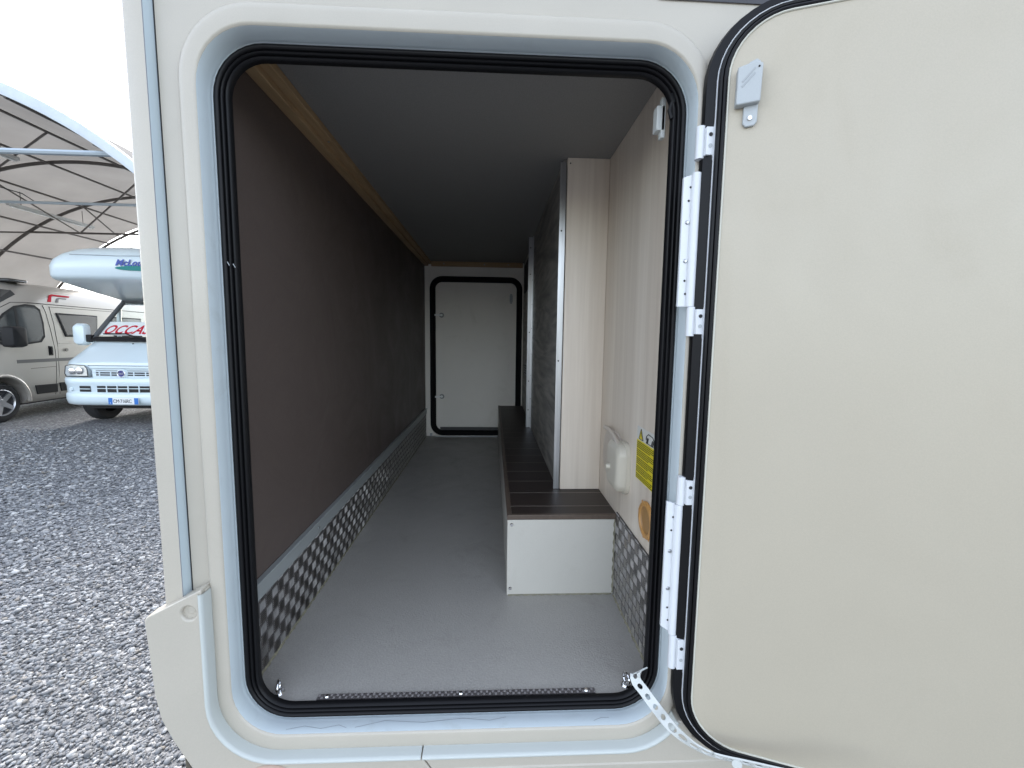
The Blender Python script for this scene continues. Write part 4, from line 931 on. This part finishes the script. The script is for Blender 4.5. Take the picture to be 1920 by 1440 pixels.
# bonnet edge line, washer jet
q = MB(); q.tube([WT((a, bf(a) + .024, 1.0 - .004 * abs(a))) for a in np.linspace(-.5, .5, 15)], .005, 5); obj('bonnet_gap', q, trim_m, cab)
for a in (-.22, .3):
    q = MB(); q.disc(WT((a, .60, 1.345)), (0, -.5, 1), .016, .012, 10, .010); obj('washer_jet', q, trim_m, cab)
# number plate
q = MB(T=WT); q.box(-.185, .255, -.012, -.002, .375, .482); pl = obj('number_plate', q, mat('plate_white', (.74, .76, .76), .35), WV)
for a0, a1 in ((-.1845, -.125), (.195, .2545)):
    q = MB(T=WT); q.box(a0, a1, -.0145, -.0122, .376, .481); obj('plate_band', q, plateb_m, pl)
q = text_mb('CM·716RC', .082, lambda x, y, z: WT((-.118 + x * .79, -.0135 - z, .400 + y)), .001, width=.92); obj('plate_letters', q, ink_m, pl, smooth=False)
q = text_mb('I', .04, lambda x, y, z: WT((-.162 + x, -.0152 - z, .385 + y)), .0006); obj('plate_letters', q, signw, pl, smooth=False)
for a in (-.98, .98): wheel(WT((a, .76, .335)), (math.copysign(1, a), 0, 0), .335, .22, WV, 5)
q = MB(T=WT); q.box(-.75, .75, .3, 5.2, .26, .34); obj('underbody', q, black_m, WV)
# windscreen frame and glass, see-through cab
ws = [(-.975, .735, 1.40), (.975, .735, 1.40), (.93, 1.42, 2.14), (-.93, 1.42, 2.14)]
cr = lambda f: -.10 * (1 - (2 * f - 1) ** 2)
q = MB(T=WT); q.loops([[(-(.975 - .045 * v) * (1 - 2 * f), .735 + .685 * v + cr(f), 1.395 + .745 * v) for f in np.linspace(0, 1, 13)] for v in np.linspace(0, 1, 6)], closed=False); obj('windscreen', q, wind_m, WV, fix=False)
q = MB(T=WT); q.tube([ws[0], (-.96, 1.05, 1.74), ws[3]], .035, 8); q.tube([ws[1], (.96, 1.05, 1.74), ws[2]], .035, 8)
q.tube([(-(.93) * (1 - 2 * f), 1.42 + cr(f), 2.13) for f in np.linspace(0, 1, 13)], .035, 8); pf = obj('windscreen_frame', q, mat('pillar_grey', (.10, .105, .11), .6), WV)
q = MB(T=WT); q.loops([[(-.975 * (1 - 2 * f), .735 + cr(f) + o, z) for f in np.linspace(0, 1, 13)] for o, z in ((-.05, 1.385), (-.03, 1.415), (.03, 1.46), (.10, 1.47))], closed=False); obj('wiper_cowl', q, trim_m, WV, fix=False)
for a0, a1 in ((-.80, .02), (.05, .80)):
    q = MB(T=WT); q.tube([(a1, .63, 1.42), ((a0 + a1) / 2 + .15, .665, 1.475), (a0 + .4, .70, 1.52), (a0, .755, 1.515)], .012, 6); obj('wiper', q, trim_m, WV)
for s_ in (-1, 1):
    q = MB(T=WT)
    q.tube([(s_ * .985, .74, 1.37), (s_ * .985, 2.05, 1.36)], .03, 6); q.tube([(s_ * .98, 1.30, 1.36), (s_ * .96, 1.32, 1.98)], .035, 6); q.tube([(s_ * .94, 1.40, 2.12), (s_ * .94, 2.1, 2.16)], .05, 6)
    q.box(*sorted((s_ * .97, s_ * 1.0)), 1.98, 2.12, 1.3, 2.2); obj('door_frame', q, wpaint, WV)
    q = MB(T=WT); q.poly([(s_ * .985, .80, 1.38), (s_ * .985, 2.0, 1.38), (s_ * .945, 2.0, 2.12), (s_ * .945, 1.42, 2.12)]); obj('door_pane', q, wind_m, WV, smooth=False, fix=False)
    # seats
    q = MB(T=WT); q.loops([[(s_ * .45 + x, y + (z - 1.3) * .15, z) for x, y in rr(-.24 * k, .24 * k, 1.55, 1.68, .05, 3)] for z, k in ((1.0, 1), (1.5, 1), (1.75, .9), (1.80, .45), (1.84, .5), (2.02, .48))], True, True, True); obj('seat', q, mat('seat_grey', (.09, .09, .095), .8), WV)
q = MB(T=WT); q.box(-.92, .92, .95, 1.25, 1.365, 1.44); obj('dashboard', q, trim_m, WV, bevel=.03)
q = MB(T=WT); q.box(-.98, .98, 2.11, 2.14, 1.0, 2.2); obj('cab_partition', q, mat('partition_grey', (.16, .16, .155), .7), WV)
# sale sign behind the windscreen
def sg(a, v, o): return (a, .735 + .685 * v + cr((a / .95 + 1) / 2) * .95 + .025 + o, 1.395 + .745 * v)
q = MB(T=WT); aa = np.linspace(-.945, .945, 15); q.loops([[sg(a * (1 if k else 1.0), v, o) for a in aa] for k, (v, o) in enumerate(((.13, 0), (.46, 0), (.46, .008), (.13, .008)))] + [[sg(a, .13, 0) for a in aa]], closed=False); sn = obj('sale_sign', q, signw, WV)
SC = 1.0
q = text_mb('OCCASIONE', .285, lambda x, y, z: WT(sg(-.915 + x * .80, .175 + y * 1.0, -.004 - z)), .001, shear=.28, bold=.006, width=1.06); obj('sign_letters', q, red_m, sn, smooth=False)
# mirrors
for s_ in (-1, 1):
    q = MB(T=WT); q.loops([[(s_ * 1.135 + x, .66 + y_, z) for x, z in rr(-.10 * k, .10 * k, 1.50 - .19 * k, 1.50 + .19 * k, .07 * k, 5)] for y_, k in ((0, .55), (.02, .85), (.06, 1.0), (.13, 1.0), (.14, .9))], True, True, True); mr = obj('door_mirror', q, wpaint, WV)
    q = MB(T=WT); q.box(*sorted((s_ * 1.05, s_ * .96)), .70, .80, 1.37, 1.50); obj('mirror_arm', q, trim_m, mr, bevel=.015)
# overcab and living box
lev = [(2.13, 1.42, 1.08, .12), (2.20, 1.05, 1.14, .15), (2.27, .70, 1.19, .17), (2.34, .38, 1.225, .18), (2.385, .18, 1.245, .19), (2.41, .125, 1.25, .20), (2.45, .095, 1.255, .21), (2.60, .08, 1.25, .22), (2.70, .09, 1.21, .24), (2.80, .14, 1.13, .28), (2.88, .23, 1.03, .32), (2.94, .38, .93, .34), (2.985, .66, .84, .36), (3.0, 1.1, .75, .36)]
def plan(z, b0, hw, r_):
    hw *= .90
    """plan outline with rounded front corners"""
    o = []
    for k in range(13): t = math.pi / 2 * k / 12; o.append((-hw + r_ * (1 - math.cos(t)) if False else -hw + r_ - r_ * math.cos(t), b0 + r_ * 1.0 - r_ * math.sin(t) + .06, z))
    for a in np.linspace(-hw + r_, hw - r_, 9)[1:-1]: o.append((a, b0 + .06 * (abs(a) / (hw - r_)) ** 2, z))
    for k in range(13): t = math.pi / 2 * (1 - k / 12); o.append((hw - r_ + r_ * math.cos(t), b0 + r_ - r_ * math.sin(t) + .06, z))
    return o + [(hw, 3.0, z), (-hw, 3.0, z)]
q = MB(T=WT); q.loops([plan(*v_) for v_ in lev], True, True, True); al = obj('overcab', q, wpaint, WV, angle=50)
def fz(z):
    for (za, ba, _, _), (zb, bb, _, _) in zip(lev[:-1], lev[1:]):
        if za <= z <= zb: return ba + (bb - ba) * (z - za) / (zb - za)
q = text_mb('McLouis', .135, lambda x, y, z: WT((.005 + x, fz(2.602 + y) - .012 - z, 2.602 + y)), .002, shear=.35, bold=.004, width=1.05); obj('overcab_letters', q, blue_m, al, smooth=False)
q = MB(); el = [(.31 + .31 * math.cos(t), 2.562 + .038 * math.sin(t)) for t in np.linspace(0, 2 * math.pi, 29)[:-1]]
q.prism(el, lambda u, v: WT((u, fz(v) - .014, v)), lambda u, v: WT((u, fz(v) - .006, v))); obj('overcab_ellipse', q, teal_m, al)
q = MB(); q.tube([WT((a, b_ - .003, 2.785 - .03 * (1 - abs(a)))) for a, b_ in [(x, .118 + .06 * (abs(x) / .75) ** 2) for x in np.linspace(-.72, .72, 15)]], .006, 5); obj('overcab_seam', q, mat('seam_grey', (.35, .38, .42), .5), al)
q = MB(T=WT); q.box(-1.07, 1.07, 2.4, 5.7, .36, 2.985); obj('living_box', q, wpaint, WV, bevel=.06, seg=4)
